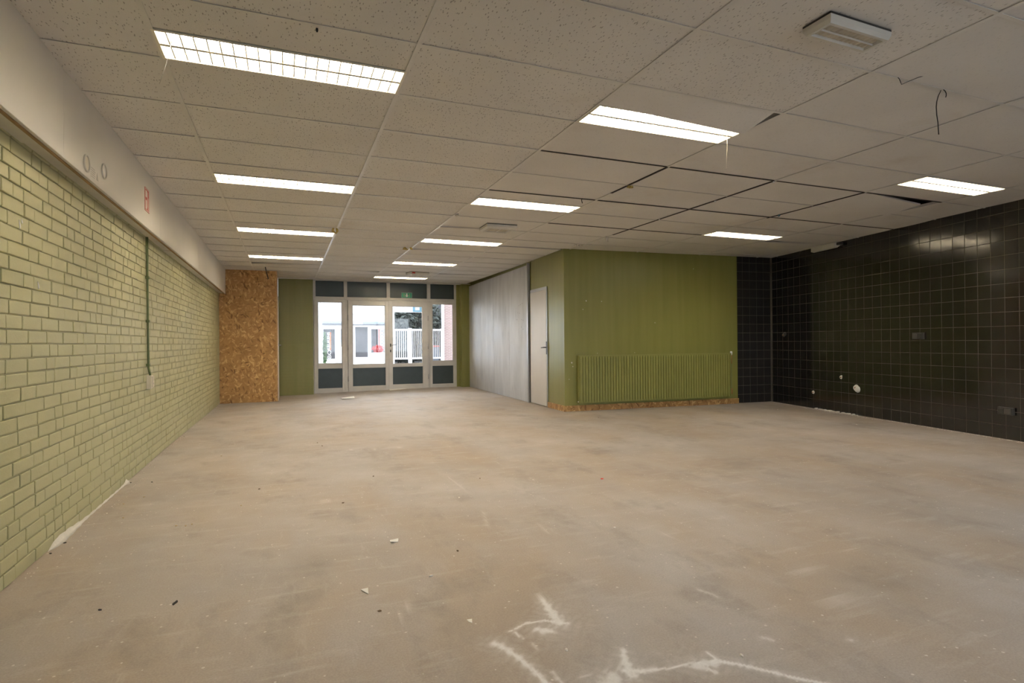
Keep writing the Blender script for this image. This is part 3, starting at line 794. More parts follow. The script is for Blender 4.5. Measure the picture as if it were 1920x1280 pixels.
# small scraps left on the ceiling grid
def scrap(px, M, label, cat='scrap', s=.03, drop=.03, k=1):
    c = ceilp(*px); rr = random.Random(int(px[0])); m_ = MB()
    for q in range(k+1):
        a = Vector((rr.uniform(-s, s), rr.uniform(-s, s)*.5, .001)); 
        m_.tube([a, a+Vector((rr.uniform(-s, s)*.6, rr.uniform(-s, s)*.4, -drop*.5)), a+Vector((rr.uniform(-s, s), 0, -drop))], [s*.35, s*.45, s*.12], 5)
    m_.build('ceiling_scrap', M, loc=c, label=label, cat=cat)
scrap((1181, 348), 'foam_yellow', 'crumpled yellow foam scrap stuck at a ceiling grid joint', s=.03, drop=.025, k=2)
scrap((625, 428), 'foam_yellow', 'brown torn flap hanging by a light near the white boxing', s=.04, drop=.07, k=1)
scrap((1135, 444), 'plaster', 'white torn hook hanging near the olive partition corner', s=.035, drop=.08, k=1)
scrap((1450, 340), 'white_print', 'small white clip at the end of a dark ceiling bar', s=.015, drop=.02)
scrap((1343, 376), 'white_print', 'small white clip midway along a dark ceiling bar', s=.015, drop=.022)
scrap((1236, 410), 'white_print', 'tiny white clip on the ceiling grid above the olive wall', s=.015, drop=.016)
scrap((1460, 402), 'sign_blue', 'tiny blue clip under the dark ceiling bar', s=.015, drop=.03)
scrap((860, 401), 'plaster', 'white clip at the tile corner before the pale emergency lamp', s=.03, drop=.03)
scrap((765, 464), 'foam_yellow', 'tan foam scrap on a white runner towards the doors', s=.05, drop=.03, k=2)
scrap((597, 54), 'crumb_black', 'small dark screw stub in the tile above the long light', s=.010, drop=.02)
scrap((1085, 459), 'plaster', 'white broken bracket at the ceiling above the olive partition corner', s=.05, drop=.03, k=2)

def emergency(name, corners, hgt, label, M='ivory_plastic', red=False, rib=True):
    # corners: three ceiling pixels: a (corner), b (along long side), c (along short side)
    a, b_, c = [ceilp(*p) for p in corners]; L = (b_-a).length; ang = math.atan2((b_-a).y, (b_-a).x); Wd = (c-a).length
    nrmv = Vector((-math.sin(ang), math.cos(ang), 0)); sgn = 1 if (c-a).dot(nrmv) > 0 else -1
    ctr = a+(b_-a)*.5+nrmv*sgn*Wd*.5
    o = thing(name, label, 'emergency light', ctr, ang)
    B(-L/2, L/2, -Wd/2, Wd/2, -.010, -.001).build('backplate', 'dark_plastic', o)
    # body with sloping sides
    def ringv(z, i_): return [(-L/2+i_, -Wd/2+i_, z), (L/2-i_, -Wd/2+i_, z), (L/2-i_, Wd/2-i_, z), (-L/2+i_, Wd/2-i_, z)]
    vs = ringv(-.0105, 0)+ringv(-hgt*.62, 0)+ringv(-hgt, min(L, Wd)*.07)+ringv(-hgt, min(L, Wd)*.17)+ringv(-hgt*.72, min(L, Wd)*.2)
    fs = [(0, 1, 2, 3), (16, 19, 18, 17)]
    for k in range(4):
        for q in range(4):
            n = (q+1) % 4; fs.append((k*4+q, k*4+n, k*4+4+n, k*4+4+q))
    MB().add(vs, fs).build('casing', M, o)
    i_ = min(L, Wd)*.21
    le = MB()
    n = 12
    for k in range(n):
        x0 = -Wd/2+i_+(Wd-2*i_)*k/n; x1 = -Wd/2+i_+(Wd-2*i_)*(k+1)/n
        le.prism([(x0, -hgt*.74), (x1, -hgt*.74), ((x0+x1)/2, -hgt*.80)], -L/2+i_, L/2-i_, 'x')
    le.build('lens', 'grimy_lens', o)
    B(-L*.012, L*.012, -Wd/2+i_, Wd/2-i_, -hgt*.99, -hgt*.805).build('lens_bar', M, o)
    if red: B(-L/2+.02, -L/2+.09, -Wd/2-.001, -Wd/2-.0002, -hgt*.6, -.012).build('marker', 'red_sign', o)
    return o
plain('grimy_lens', (.52, .47, .38), .3, var=.25, vs=9)
emergency('emergency_light', ((1505, 51), (1558, 19.5), (1628, 77.5)), .048, 'square cream emergency lamp with a grimy ribbed lens on a plain tile')
emergency('emergency_light', ((899, 427), (953, 430.5), (905, 417)), .06, 'flat cream emergency lamp on the tile between two lit ceiling lights')
emergency('emergency_light', ((761, 511), (794.5, 513.2), (763, 508)), .07, 'small emergency lamp with a red marker near the glazed doors', red=True)
# bracket lamp where the tiled wall meets the ceiling
bl = thing('wall_lamp', 'slim cream lamp housing tucked under the ceiling at the black tiled wall', 'wall lamp', A_R, RZ_R)
s0, _ = onr(1523, 462, .08); s1, _ = onr(1567, 455, .08)
MB().prism([(-.105, -.075), (-.055, -.085), (-.002, -.05), (-.002, -.008), (-.105, -.008)], s0, s1, 'x').build('casing', 'ivory_plastic', bl, loc=(0, 0, H))
B(s1+.001, s1+.06, -.07, -.002, -.05, -.012).build('gear_box', 'dark_plastic', bl, loc=(0, 0, H))

# ================================================================== LEFT WALL THINGS
cd = thing('conduit', 'thin dark green conduit running down the brick wall from the boxing', 'conduit', (XL, 3.372, 0))
MB().tube([(.016, -.01, 2.112), (.016, -.006, 1.6), (.016, 0, 1.0), (.018, .004, .90), (.030, .006, .825)], .0095, 10).build('pipe', 'conduit_green', cd)
MB().tube([(.010, -.028, 2.112), (.010, -.028, 1.95), (.012, -.018, 1.88)], .004, 6).build('thin_cable', 'conduit_green', cd)
for yy in (518, 601, 685):
    z = onl(273, yy, .02).z
    MB().rbox(.002, .030, -.022, .022, z-.012, z+.012, .003, 'x', 1).build('clip', 'conduit_green', cd)
so = thing('wall_socket', 'cream surface socket box at the lower end of the conduit', 'socket', (XL, 3.40, .705))
MB().rbox(.0025, .045, -.04, .04, 0, .125, .006, 'x', 1).build('box', 'cream_plastic', so)
MB().rbox(.0455, .052, -.032, .032, .012, .112, .003, 'x', 1).build('cover', 'cream_plastic', so)
B(.0525, .054, -.008, .008, .04, .055).build('screw', 'grey_print', so)

def disc(name, y, z, r_, label, M, M2):
    o = thing(name, label, 'vent', (XS, y, z))
    n = 28; ring = []
    vs = []
    for rr, xx in ((r_, .0005), (r_, .008), (r_*.86, .010), (r_*.80, .004)):
        vs += [(xx, rr*math.cos(2*math.pi*k/n), rr*math.sin(2*math.pi*k/n)) for k in range(n)]
    fs = [(q*n+k, q*n+(k+1) % n, (q+1)*n+(k+1) % n, (q+1)*n+k) for q in range(3) for k in range(n)]
    MB().add(vs, fs, True).build('rim', M, o)
    MB().add([(.0035, r_*.81*math.cos(2*math.pi*k/n), r_*.81*math.sin(2*math.pi*k/n)) for k in range(n)]+[(.006, 0, 0)], [(k, (k+1) % n, n) for k in range(n)], True).build('disc', M2, o)
disc('round_vent', 1.263, 2.186, .052, 'beige round plate on the white boxing beside faint print', 'ivory_plastic', 'cream_plastic')
disc('round_vent', 1.612, 2.236, .050, 'grey round plate on the white boxing nearer the fire sign', 'ivory_plastic', 'steel_grey')
lab = thing('printed_sticker', 'faint grey printed sticker with a triangle between two round plates', 'sticker', (XS, 1.42, 2.16))
B(.0003, .0006, -.075, .085, -.035, .045).build('film', 'boxing_white', lab)
for k in range(5): B(.0007, .0009, -.065, .01+.012*(k % 2), .028-.013*k, .033-.013*k).build('print_line', 'grey_print', lab)
MB().prism([(.035, -.02), (.08, -.02), (.058, .03)], .0007, .0010, 'x').build('triangle', 'grey_print', lab)
fsg = thing('fire_hose_sign', 'red and white fire hose sign on the white boxing', 'sign', (XS, 2.843, 2.34))
B(.0005, .003, -.078, .078, -.098, .098).build('plate', 'red_sign', fsg)
for a, b_, c, d in ((-.070, .070, .088, .092), (-.070, .070, -.092, -.088), (-.070, -.066, -.088, .088), (.066, .070, -.088, .088)): B(.0031, .0036, a, b_, c, d).build('border', 'white_print', fsg)
for a, b_, c, d in ((-.055, -.005, .02, .075), (-.055, -.012, -.080, -.005), (.012, .022, -.06, .07), (.034, .044, -.08, .02)): B(.0031, .0036, a, b_, c, d).build('pictogram', 'white_print', fsg)

# ================================================================== RADIATOR
rd = thing('radiator', 'long ribbed panel radiator painted olive green on the partition wall', 'radiator', A_P, RZ_P)
RX0, RX1, RZ0, RZ1 = .213, 3.075, .135, .885
plain('radiator_paint', (.24, .24, .066), .38, var=.05)
m_ = MB(); nR = 58; step = (RX1-RX0-.03)/nR; yf = -.100
vs = []; prof = []
for k in range(nR):
    x = RX0+.015+k*step
    prof += [(x, yf), (x+step*.62, yf), (x+step*.72, yf+.015), (x+step*.90, yf+.015)]
prof.append((RX1-.015, yf))
prof = [(RX0, yf+.012)]+prof+[(RX1, yf+.012)]
zs_ = (RZ0+.0, RZ0+.035, RZ1-.045, RZ1-.01)
for zi, z in enumerate(zs_):
    for (x, y) in prof: vs.append((x, y if zi in (1, 2) else yf+.002, z))
n = len(prof); fs = [(a*n+k, a*n+k+1, (a+1)*n+k+1, (a+1)*n+k) for a in range(3) for k in range(n-1)]
m_.add(vs, fs); m_.box(RX0+.001, RX1-.001, yf+.0165, yf+.026, RZ0, RZ1-.01); m_.build('front_panel', 'radiator_paint', rd)
B(RX0+.02, RX1-.02, -.055, -.04, RZ0+.01, RZ1-.02).build('rear_panel', 'radiator_paint', rd)
g = MB()
g.box(RX0, RX1, yf+.001, yf+.012, RZ1-.0095, RZ1+.004).box(RX0, RX1, -.036, -.026, RZ1-.0095, RZ1+.004)
for k in range(96):
    x = RX0+.01+(RX1-RX0-.02)*k/95; g.box(x-.003, x+.003, yf+.012, -.036, RZ1-.006, RZ1+.002)
g.build('top_grille', 'radiator_paint', rd)
for x0, x1 in ((RX0-.006, RX0-.0005), (RX1+.0005, RX1+.006)): B(x0, x1, yf+.004, -.03, RZ0, RZ1+.002).build('side_plate', 'radiator_paint', rd)
for x in (RX0+.35, (RX0+RX1)/2, RX1-.35): B(x-.02, x+.02, -.0255, -.0008, RZ0+.05, RZ1-.05).build('bracket', 'radiator_paint', rd)
MB().tube([(RX1+.02, -.05, RZ0+.035), (RX1+.035, -.05, RZ0+.035), (RX1+.042, -.05, RZ0+.06), (RX1+.042, -.05, RZ1-.12), (RX1+.042, -.05, RZ1-.02)], .008, 8).build('pipe', 'conduit_green', rd)
MB().tube([(RX1+.042, -.05, RZ1-.18), (RX1+.042, -.05, RZ1-.03)], .013, 8).build('valve_body', 'copper', rd)
MB().tube([(RX1+.042, -.05, RZ1-.03), (RX1+.042, -.05, RZ1+.0), (RX1+.042, -.05, RZ1+.035)], [.016, .021, .018], 10).build('valve_head', 'white_print', rd)
MB().tube([(RX1+.006, -.06, RZ0+.04), (RX1+.042, -.06, RZ0+.05), (RX1+.046, -.055, RZ0+.14)], .014, 8).build('lockshield', 'copper', rd)
MB().tube([(RX0-.02, -.07, RZ0+.02), (RX0-.007, -.07, RZ0+.02)], .010, 8).build('plug', 'white_print', rd)

# ================================================================== RIGHT WALL THINGS
def switch(px0, px1, label, name, dv):
    (a, z1), (b_, z0) = onr(*px0, .03), onr(*px1, .03)
    o = thing(name, label, 'socket', A_R+D_R*((a+b_)/2)+Vector((0, 0, z0)), RZ_R); w = (b_-a)/2; hh = z1-z0
    MB().rbox(-w, w, -.032, -.0018, 0, hh, .004, 'y', -1).build('box', 'dark_plastic', o)
    for x0, x1, M in dv: MB().rbox(-w+2*w*x0, -w+2*w*x1, -.040, -.0325, hh*.1, hh*.84, .003, 'y', -1).build('insert', M, o)
    return o
plain('grey_plastic', (.075, .07, .06), .4)
switch((1710, 623.5), (1730, 636), 'black double switch on the tiles at chest height', 'wall_switch', ((.06, .46, 'grey_plastic'), (.52, .92, 'dark_plastic')))
switch((1870, 762), (1899, 779), 'black double socket low on the tiles near the floor', 'wall_socket', ((.06, .42, 'dark_plastic'), (.48, .90, 'grey_plastic')))
def stub(px, r_, label, k=1, M='plaster'):
    s_, z = onr(*px); o = thing('pipe_stub', label, 'pipe stub', A_R+D_R*s_+Vector((0, 0, z)), RZ_R)
    rr = random.Random(int(px[0])); m_ = MB(); n = 10
    for q in range(k):
        cx, cz = (rr.uniform(-1, 1)*r_*.9, rr.uniform(-.6, .6)*r_) if q else (0, 0)
        m_.tube([(cx, -.0015, cz), (cx, -.006-.004*q, cz), (cx+.004, -.010-.008*q, cz)], [r_, r_*.85, r_*.5], n)
    m_.build('plaster_collar', M, o)
    MB().tube([(0, -.008, 0), (0, -.026, 0)], r_*.3, 8).build('pipe_end', 'copper', o)
stub((1578, 707), .030, 'single plaster-ringed pipe stub on the tiles above the double one')
stub((1606, 727), .050, 'large double pipe stub in white plaster on the black tiles', 3)
stub((1525.4, 735), .028, 'small ringed pipe stub low on the tiles near the corner')
stub((1470, 628), .035, 'broken grey pipe outlet on the tiles near the corner at chest height', 2, 'grey_plastic')

# ================================================================== EXIT SIGN
p0, p1 = K(975, 203), K(1083, 258)
ex = thing('exit_sign', 'green emergency exit sign with a white arrow above the doors', 'sign', ((p0.x+p1.x)/2, FD0+.028, (p0.z+p1.z)/2)); w, hh = (p1.x-p0.x)/2, (p0.z-p1.z)/2
B(-w, w, -.012, -.0005, -hh, hh).build('plate', 'green_sign', ex)
for a in ([(-.012, hh*.7), (.012, hh*.7), (.012, -hh*.15), (.032, -hh*.15), (0, -hh*.72), (-.032, -hh*.15), (-.012, -hh*.15)],): MB().prism([(x*1.4, z) for x, z in a], -.0128, -.0121, 'y').build('arrow', 'white_print', ex)
for x0, x1 in ((-.075, -.055), (.055, .075)): B(x0, x1, -.0128, -.0121, -hh*.6, hh*.6).build('door_mark', 'green_paint_trim', ex)
for a, b_, c, d in ((-w, w, hh-.006, hh), (-w, w, -hh, -hh+.006), (-w, -w+.006, -hh+.006, hh-.006), (w-.006, w, -hh+.006, hh-.006)): B(a, b_, -.0127, -.0121, c, d).build('border', 'grey_print', ex)

# ================================================================== FLOOR LITTER
def flat_piece(name, pxs, M, label, cat, th=.002, lift=.012, group=None):
    P3 = [floorp(*p) for p in pxs]; c = sum(P3, Vector())/len(P3); c.z = floorz(c.x, c.y); n = len(P3)
    pts = [(p.x-c.x, p.y-c.y) for p in P3]
    m_ = MB(); vs = [(x, y, .0005+(lift if k % 2 else 0)) for k, (x, y) in enumerate(pts)]; vs += [(x, y, z+th) for x, y, z in vs]
    fs = [tuple(reversed(range(n))), tuple(range(n, 2*n))]+[(k, (k+1) % n, n+(k+1) % n, n+k) for k in range(n)]
    # triangulate the bent sheet
    fs = [(0, 2, 1), (0, 3, 2), (n, n+1, n+2), (n, n+2, n+3)]+fs[2:] if n == 4 else fs
    m_.add(vs, fs); return m_.build(name, M, loc=c, label=label, cat=cat, group=group)
flat_piece('paper_scrap', [(731, 1013), (747, 1011.5), (746.5, 1016.5), (732, 1018)], 'paper', 'oblong torn white paper scrap lying alone on the concrete', 'paper', lift=.006)
flat_piece('paper_scrap', [(676.5, 1105.5), (690, 1104), (691, 1114), (681, 1110)], 'paper', 'kite-shaped white paper scrap lying on the concrete', 'paper', lift=.004)
flat_piece('paper_scrap', [(875.5, 1162), (885, 1162), (885.5, 1168), (879, 1167.5)], 'paper', 'tiny pale paper scrap near the white chalky smears', 'paper', lift=.003)
flat_piece('paper_scrap', [(640, 743.5), (664, 741.5), (665, 744), (642, 746.5)], 'paper', 'white paper strip on the grey floor before the double doors', 'paper', lift=.02)
flat_piece('threshold_strip', [(730, 729.5), (783, 725), (784, 726), (731, 731.5)], 'paper', 'white strip lying along the foot of the double doors', 'strip', th=.012, lift=.0)
def pebble(px, s, M, name, label, cat, group):
    c = floorp(*px); c.z = floorz(c.x, c.y); rr = random.Random(int(px[0]*7+px[1])); m_ = MB(); n = 6
    vs = []
    for z, q in ((0, .8), (.35, 1), (.7, .6)):
        for k in range(n):
            a = 2*math.pi*k/n; q2 = q*rr.uniform(.6, 1.2); vs.append((s*q2*math.cos(a)*1.4, s*q2*math.sin(a)*.8, s*z+.0003))
    fs = [tuple(reversed(range(n))), tuple(range(2*n, 3*n))]+[(l*n+k, l*n+(k+1) % n, (l+1)*n+(k+1) % n, (l+1)*n+k) for l in range(2) for k in range(n)]
    m_.add(vs, fs); m_.build(name, M, loc=c, rotz=rr.uniform(0, 3), label=label, cat=cat, group=group)
for px in ((95, 1038), (122, 1018), (285, 904), (245, 905), (345, 817), (187, 1144)):
    pebble(px, .007, 'crumb_black', 'dark_crumb', 'small black crumb lying near the foot of the brick wall', 'crumb', 'black crumbs by the brick wall')
for px in ((330, 1131), (328, 1132)): pass
flat_piece('bent_nail', [(323, 1134), (332, 1127), (333.5, 1128.5), (325, 1135)], 'crumb_black', 'dark bent nail on the floor away from the brick wall', 'nail', th=.006, lift=.0)
for px in ((360, 983), (330, 986), (452, 948), (415, 855), (348, 986), (232, 945), (231, 971), (270, 932), (595, 830), (604, 836), (486, 917), (700, 893), (643, 943), (712, 1146), (858, 1033), (1122, 783), (900, 897)):
    pebble(px, .0075, 'crumb_tan' if px[1] > 850 and px[0] < 460 else 'crumb_brown', 'floor_crumb', 'small brown crumb scattered on the middle of the concrete floor', 'crumb', 'brown crumbs on the floor')
for px in ((1062, 1219), (1390, 1229), (1152, 989), (861, 933), (1000, 900), (808, 1080), (1195, 818), (1458, 768), (1606, 796)):
    pebble(px, .008, 'plaster', 'plaster_crumb', 'small pale plaster crumb scattered on the concrete floor', 'crumb', 'plaster crumbs on the floor')
pebble((1129, 898), .010, 'red_bit', 'red_cap', 'tiny red plastic bit on the concrete floor', 'cap', None)
# uncountable grit: along the tiled wall's foot and over the floor
gm = MB(); rr = random.Random(4)
def grit(x, y, s):
    z = floorz(x, y)+.0003; a = rr.uniform(0, 3.1); vs = [(x+s*rr.uniform(.6, 1.3)*math.cos(a+k*2.1), y+s*rr.uniform(.6, 1.3)*math.sin(a+k*2.1), z) for k in range(3)]+[(x, y, z+s*.6)]
    gm.add(vs, [(0, 1, 3), (1, 2, 3), (2, 0, 3), (0, 2, 1)])
for k in range(700):
    s_ = rr.uniform(.05, 5.0); d = abs(rr.gauss(0, .03))+(.004 if not .9 < s_ < 2.5 else .06); p = A_R+D_R*s_-nrm(D_R)*(d+.012); grit(p.x, p.y, rr.uniform(.002, .009))
for k in range(1500):
    y = rr.uniform(-1.8, 10); grit(rr.uniform(-.5, min(4.6 if y > 4.9 else 7.5, xright(y)-.2)), y, rr.uniform(.0012, .0042))
for k in range(250):
    yy = rr.uniform(.3, 9.5); grit(XL+(.006 if not .9 < yy < 2.9 else .08)+abs(rr.gauss(0, .02)), yy, rr.uniform(.002, .006))
gm.build('floor_grit', 'plaster', label='fine pale grit scattered over the concrete floor', cat='grit', kind='stuff')
rub = MB()
rr = random.Random(12)
s0 = onr(1560, 770)[0]
for k in range(60):
    s_ = s0+rr.uniform(-.35, .55); p = A_R+D_R*s_-nrm(D_R)*(rr.uniform(.008, .035)); a = rr.uniform(.008, .02)
    rub.box(p.x-a, p.x+a, p.y-a*.7, p.y+a*.7, .0003, a*rr.uniform(.4, .9))
rub.build('mortar_rubble', 'plaster', label='crumbled pale mortar ridge at the foot of the black tiles', cat='rubble', kind='stuff')

# ================================================================== OUTSIDE
GZ = -.12
B(-60, 60, YF+.3, 90, GZ-.2, GZ).build('pavement', 'paving', kind='structure', label='paved square outside the glazed doors')
B(-60, 60, -60, Y0-.26, GZ-.2, GZ).box(9.1, 60, Y0-.2601, YF+.2999, GZ-.2, GZ).box(6.9, 9.1, Y0-.2601, -.5, GZ-.2, GZ).build('street', 'paving', kind='structure', label='paved street outside the shop window')
YX = 28.0
def X(cx, cy, y=YX): return at(570+cx/5.334, 510+cy/5.334, (0, y, 0), Vector((0, 1, 0)))
sb = thing('shop_building', 'white rendered shop building across the square with display windows', 'building', (0, YX, 0))
def xb(c): return X(c, 600).x
def zb(c): return X(600, c).z
ops = [(185, 320, 570, 862), (360, 400, 570, 742), (505, 650, 548, 850), (665, 752, 570, 850), (763, 806, 570, 892)]   # openings l,r,t,b
xl_, xr_, pl, pr_ = xb(-400), xb(1275), xb(905), xb(1200)
ztop = 5.2
wallm = MB()
cur = xl_
for (l, r_, t, b_) in ops:
    wallm.box(cur, xb(l), 0, .3, GZ, ztop); wallm.box(xb(l), xb(r_), 0, .3, zb(t), ztop); wallm.box(xb(l), xb(r_), 0, .3, GZ, zb(b_)); cur = xb(r_)
wallm.box(cur, pl, 0, .3, GZ, ztop); wallm.box(pl, pr_, 0, .3, zb(395), ztop); wallm.box(pr_, xb(1255), 0, .3, GZ, ztop)
wallm.build('wall', 'render_white', sb)
for k, (l, r_, t, b_) in enumerate(ops):
    wn = B(xb(l)-.02, xb(r_)+.02, .16, .2, zb(b_)-.02, zb(t)+.02).build('window_pane', 'window_dark', sb)
    fw = .05
    for a, c, d, e in ((xb(l), xb(l)+fw, zb(b_), zb(t)), (xb(r_)-fw, xb(r_), zb(b_), zb(t))): B(a, c, .08, .158, d, e).build('window_frame', 'gate_white', wn)
for (l, r_, t, b_, M) in ((180, 400, 495, 518, 'fascia_blue'), (590, 815, 497, 520, 'fascia_blue'), (180, 830, 521, 531, 'fascia_dark')):
    B(xb(l), xb(r_), -.35, -.001, zb(b_), zb(t)).build('canopy', M, sb)
for k in range(9):
    z0 = zb(600+k*31); B(xb(768), xb(798), .10, .15, z0, z0+.20).build('shelf_box', 'fascia_blue', sb); B(xb(764), xb(804), .08, .155, z0+.24, z0+.36).build('shelf_board', 'gate_white', sb)
B(xb(745), xb(753), -.06, -.002, zb(850), zb(570)).build('red_post', 'red_flower', sb)
B(xb(490), xb(905), -.05, -.02, zb(420), zb(416)).build('facade_cable', 'grey_print', sb)
# sign lettering up the first display window
sg = thing('shop_sign', 'vertical white shop lettering with an orange stripe in the display window', 'sign', (xb(250), YX, zb(870)))
def text_mesh(txt, size, ext=.01):
    cu = bpy.data.curves.new('lettering', 'FONT'); cu.body = txt; cu.size = size; cu.extrude = ext
    to = bpy.data.objects.new('lettering', cu); COL.objects.link(to); bpy.context.view_layer.update()
    me = bpy.data.meshes.new_from_object(to.evaluated_get(bpy.context.evaluated_depsgraph_get())); bpy.data.objects.remove(to); bpy.data.curves.remove(cu); return me
def letters(txt, cx0, cx1, cy0, cy1, M):
    me = text_mesh(txt, 1.0); xs_ = [v.co.x for v in me.vertices]; ys_ = [v.co.y for v in me.vertices]
    ax, bx, ay, by = min(xs_), max(xs_), min(ys_), max(ys_); X0, X1, Z0, Z1 = xb(cx0), xb(cx1), zb(cy1), zb(cy0)
    for v in me.vertices:   # reading upwards: text x -> z, text y -> -x
        u = (v.co.x-ax)/(bx-ax); w_ = (v.co.y-ay)/(by-ay)
        v.co = (X1+(X0-X1)*w_-sg.location.x, -.03-v.co.z, Z0+(Z1-Z0)*u-sg.location.z)
    me.materials.append(MATS[M]); obj('lettering', me, sg)
letters('IBO', 232, 270, 775, 870, 'render_white'); letters('KEUKENS', 230, 256, 600, 772, 'render_white')
B(xb(258)-sg.location.x, xb(269)-sg.location.x, -.03, -.015, zb(772)-sg.location.z, zb(602)-sg.location.z).build('stripe', 'orange', sg)
def bush(name, c, rx, ry, rz, n, M, label, cat, s=.06, group=None, kind=None):
    o = MB(); rr = random.Random(int(c[0]*100)); 
    for k in range(n):
        a, b_ = rr.uniform(0, 6.283), math.acos(rr.uniform(-1, 1)); q = rr.uniform(.55, 1)
        p = Vector((rx*q*math.sin(b_)*math.cos(a), ry*q*math.sin(b_)*math.sin(a), rz+rz*q*math.cos(b_)))
        u = Vector((rr.gauss(0, 1), rr.gauss(0, 1), rr.gauss(0, 1))).normalized()*s; w_ = u.orthogonal().normalized()*s*.5
        o.add([p-u, p+w_, p+u, p-w_], [(0, 1, 2, 3)])
    return o, M, dict(loc=c, label=label, cat=cat, group=group, kind=kind), name
def bush_build(t, parent=None):
    o, M, kw, name = t; return o.build(name, M, parent, **kw)
bush_build(bush('window_plant', (xb(203), YX-.35, GZ), .11, .11, .95, 420, 'leaf', 'leafy green plant before the lettered display window', 'plant'))
pl_o = thing('planter', 'white planter of red flowers before the shop window', 'planter', (xb(722), YX-.5, GZ))
MB().add([(-.28, -.2, 0), (.28, -.2, 0), (.28, .2, 0), (-.28, .2, 0), (-.34, -.25, .75), (.34, -.25, .75), (.34, .25, .75), (-.34, .25, .75)], [(3, 2, 1, 0), (4, 5, 6, 7), (0, 1, 5, 4), (1, 2, 6, 5), (2, 3, 7, 6), (3, 0, 4, 7)]).build('pot', 'gate_white', pl_o)
t = bush('flowers', (0, 0, .74), .34, .22, .2, 260, 'red_flower', None, None); bush_build(t, pl_o)
# gate closing the passage
YG = YX+.38
gt = thing('passage_gate', 'white barred steel gate closing the passage', 'gate', (0, YG, GZ))
def xg(c): return X(c, 600, YG).x
def zg(c): return X(600, c, YG).z-GZ
gzt, gzb = zg(568), zg(880)
for a, b_ in ((905, 1045), (1075, 1200)):
    B(xg(a), xg(b_), -.03, .03, gzt-.10, gzt).build('top_bar', 'gate_white', gt); B(xg(a), xg(b_), -.03, .03, gzb, gzb+.10).build('bottom_bar', 'gate_white', gt)
for a, b_ in ((1043, 1077),): B(xg(a), xg(b_), -.06, .06, 0, gzt+.05).build('post', 'gate_white', gt)
for k in range(7): x = xg(912+k*20.5); B(x-.017, x+.017, -.02, .02, gzb+.101, gzt-.101).build('bar', 'gate_white', gt)
for k in range(6): x = xg(1090+k*19.5); B(x-.017, x+.017, -.02, .02, gzb+.101, gzt-.101).build('bar', 'gate_white', gt)
YH = YX+4.5
hd = bush('hedge', ((X(1000, 600, YH)).x, YH, GZ), 3.3, 1.6, 2.1, 7000, 'hedge', 'dense dark hedge behind the barred gate', 'hedge', s=.16, kind='stuff'); bush_build(hd)
B(X(700, 600, YH+2).x, X(1400, 600, YH+2).x, YH+2, YH+2.3, GZ, 4.2).build('yard_wall', 'fascia_dark', label='dark yard wall behind the hedge', cat='wall')
ns = thing('name_plate', 'small blue plate on the white lintel above the gate', 'sign', (X(1145, 365).x, YX-.02, X(1145, 365).z)); B(-.32, .32, -.02, .018, -.18, .18).build('plate', 'sign_blue', ns); B(-.2, .05, -.024, -.0205, -.1, .1).build('emblem', 'grey_print', ns)
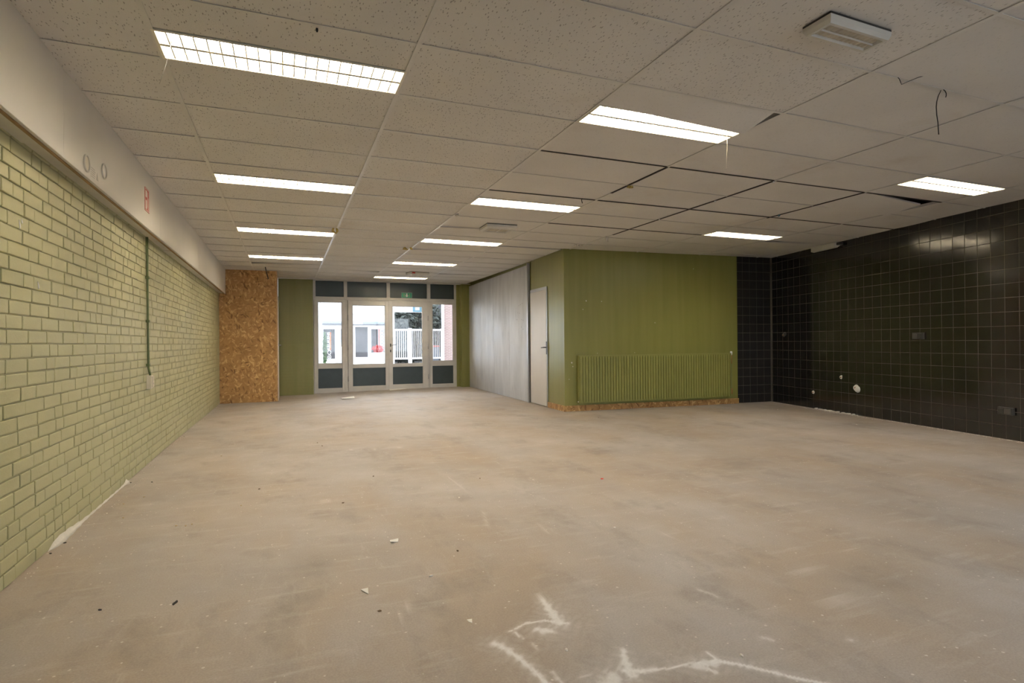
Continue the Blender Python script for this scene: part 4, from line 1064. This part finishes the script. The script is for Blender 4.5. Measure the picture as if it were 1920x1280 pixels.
# brick house on the other side, with its fence and downpipe
YW = YX-3.0
bh = thing('brick_house', 'pink brick house gable beside the passage', 'building', (0, YW, 0))
xh = lambda c: X(c, 600, YW).x
MB().prism([(xh(1392), 0), (xh(1392)+9, 0), (xh(1392)+9, 2.4), (X(1392, 600, YW+2.4).x+.05, 2.4)], GZ, 6, 'z').build('gable', 'pink_brick', bh)
MB().tube([(xh(1385), -.08, GZ), (xh(1385), -.08, 6)], .07, 10).build('downpipe', 'gate_white', bh)
YV = YX+7.5
bk = thing('side_house', 'low brick shed with grey roof behind the side fence', 'building', (0, YV, 0))
xv = lambda c: X(c, 600, YV).x; zv = lambda c: X(600, c, YV).z
B(xv(1262), xv(1420), 0, 3, GZ, zv(400)).build('wall', 'pink_brick', bk)
MB().prism([(xv(1300), zv(399)), (xv(1430), zv(399)), (xv(1430), zv(280)), (xv(1350), zv(300))], -.1, 3.1, 'y').build('roof', 'roof_grey', bk)
sf = thing('side_fence', 'white railing fence between the gate and the brick gable', 'fence', (0, YG, GZ))
B(xg(1262), xg(1376), -.03, .03, gzt-.10, gzt).build('top_rail', 'gate_white', sf); B(xg(1262), xg(1376), -.03, .03, gzb, gzb+.1).build('bottom_rail', 'gate_white', sf)
for k in (0, 5): x = xg(1266+k*21.5); B(x-.04, x+.04, -.04, .04, 0, gzt+.02).build('post', 'gate_white', sf)
for k in range(6): x = xg(1272+k*19.5); B(x-.017, x+.017, -.02, .02, gzb+.101, gzt-.101).build('bar', 'gate_white', sf)
cn = thing('wheelie_bin', 'grey bin with a red lid behind the side fence', 'bin', (xg(1310), YG+.8, GZ))
MB().add([(-.3, -.3, 0), (.3, -.3, 0), (.3, .3, 0), (-.3, .3, 0), (-.36, -.36, 1.0), (.36, -.36, 1.0), (.36, .36, 1.0), (-.36, .36, 1.0)], [(3, 2, 1, 0), (4, 5, 6, 7), (0, 1, 5, 4), (1, 2, 6, 5), (2, 3, 7, 6), (3, 0, 4, 7)]).build('tub', 'fascia_blue', cn)
MB().rbox(-.38, .38, -.4, .38, 1.001, 1.08, .02, 'z', 1).build('lid', 'red_sign', cn)
# string of lights over the square
slp = [at(570+a/5.334, 510+b_/5.334, (0, YX-.01 if q in (0, 7) else YX-.5, 0), Vector((0, 1, 0))) for q, (a, b_) in enumerate(((120, 285), (165, 305), (210, 340), (250, 352), (285, 354), (320, 335), (345, 295), (380, 260)))]
sl = thing('string_lights', 'thin string of bulbs hanging over the square', 'string lights', slp[0])
MB().tube([p-slp[0] for p in slp], .012, 5).build('cable', 'dark_plastic', sl)
for p in slp[1:-1]: MB().tube([p-slp[0]+Vector((0, 0, -.01)), p-slp[0]+Vector((0, 0, -.07)), p-slp[0]+Vector((0, 0, -.13))], [.02, .045, .02], 6).build('bulb', 'grey_print', sl)
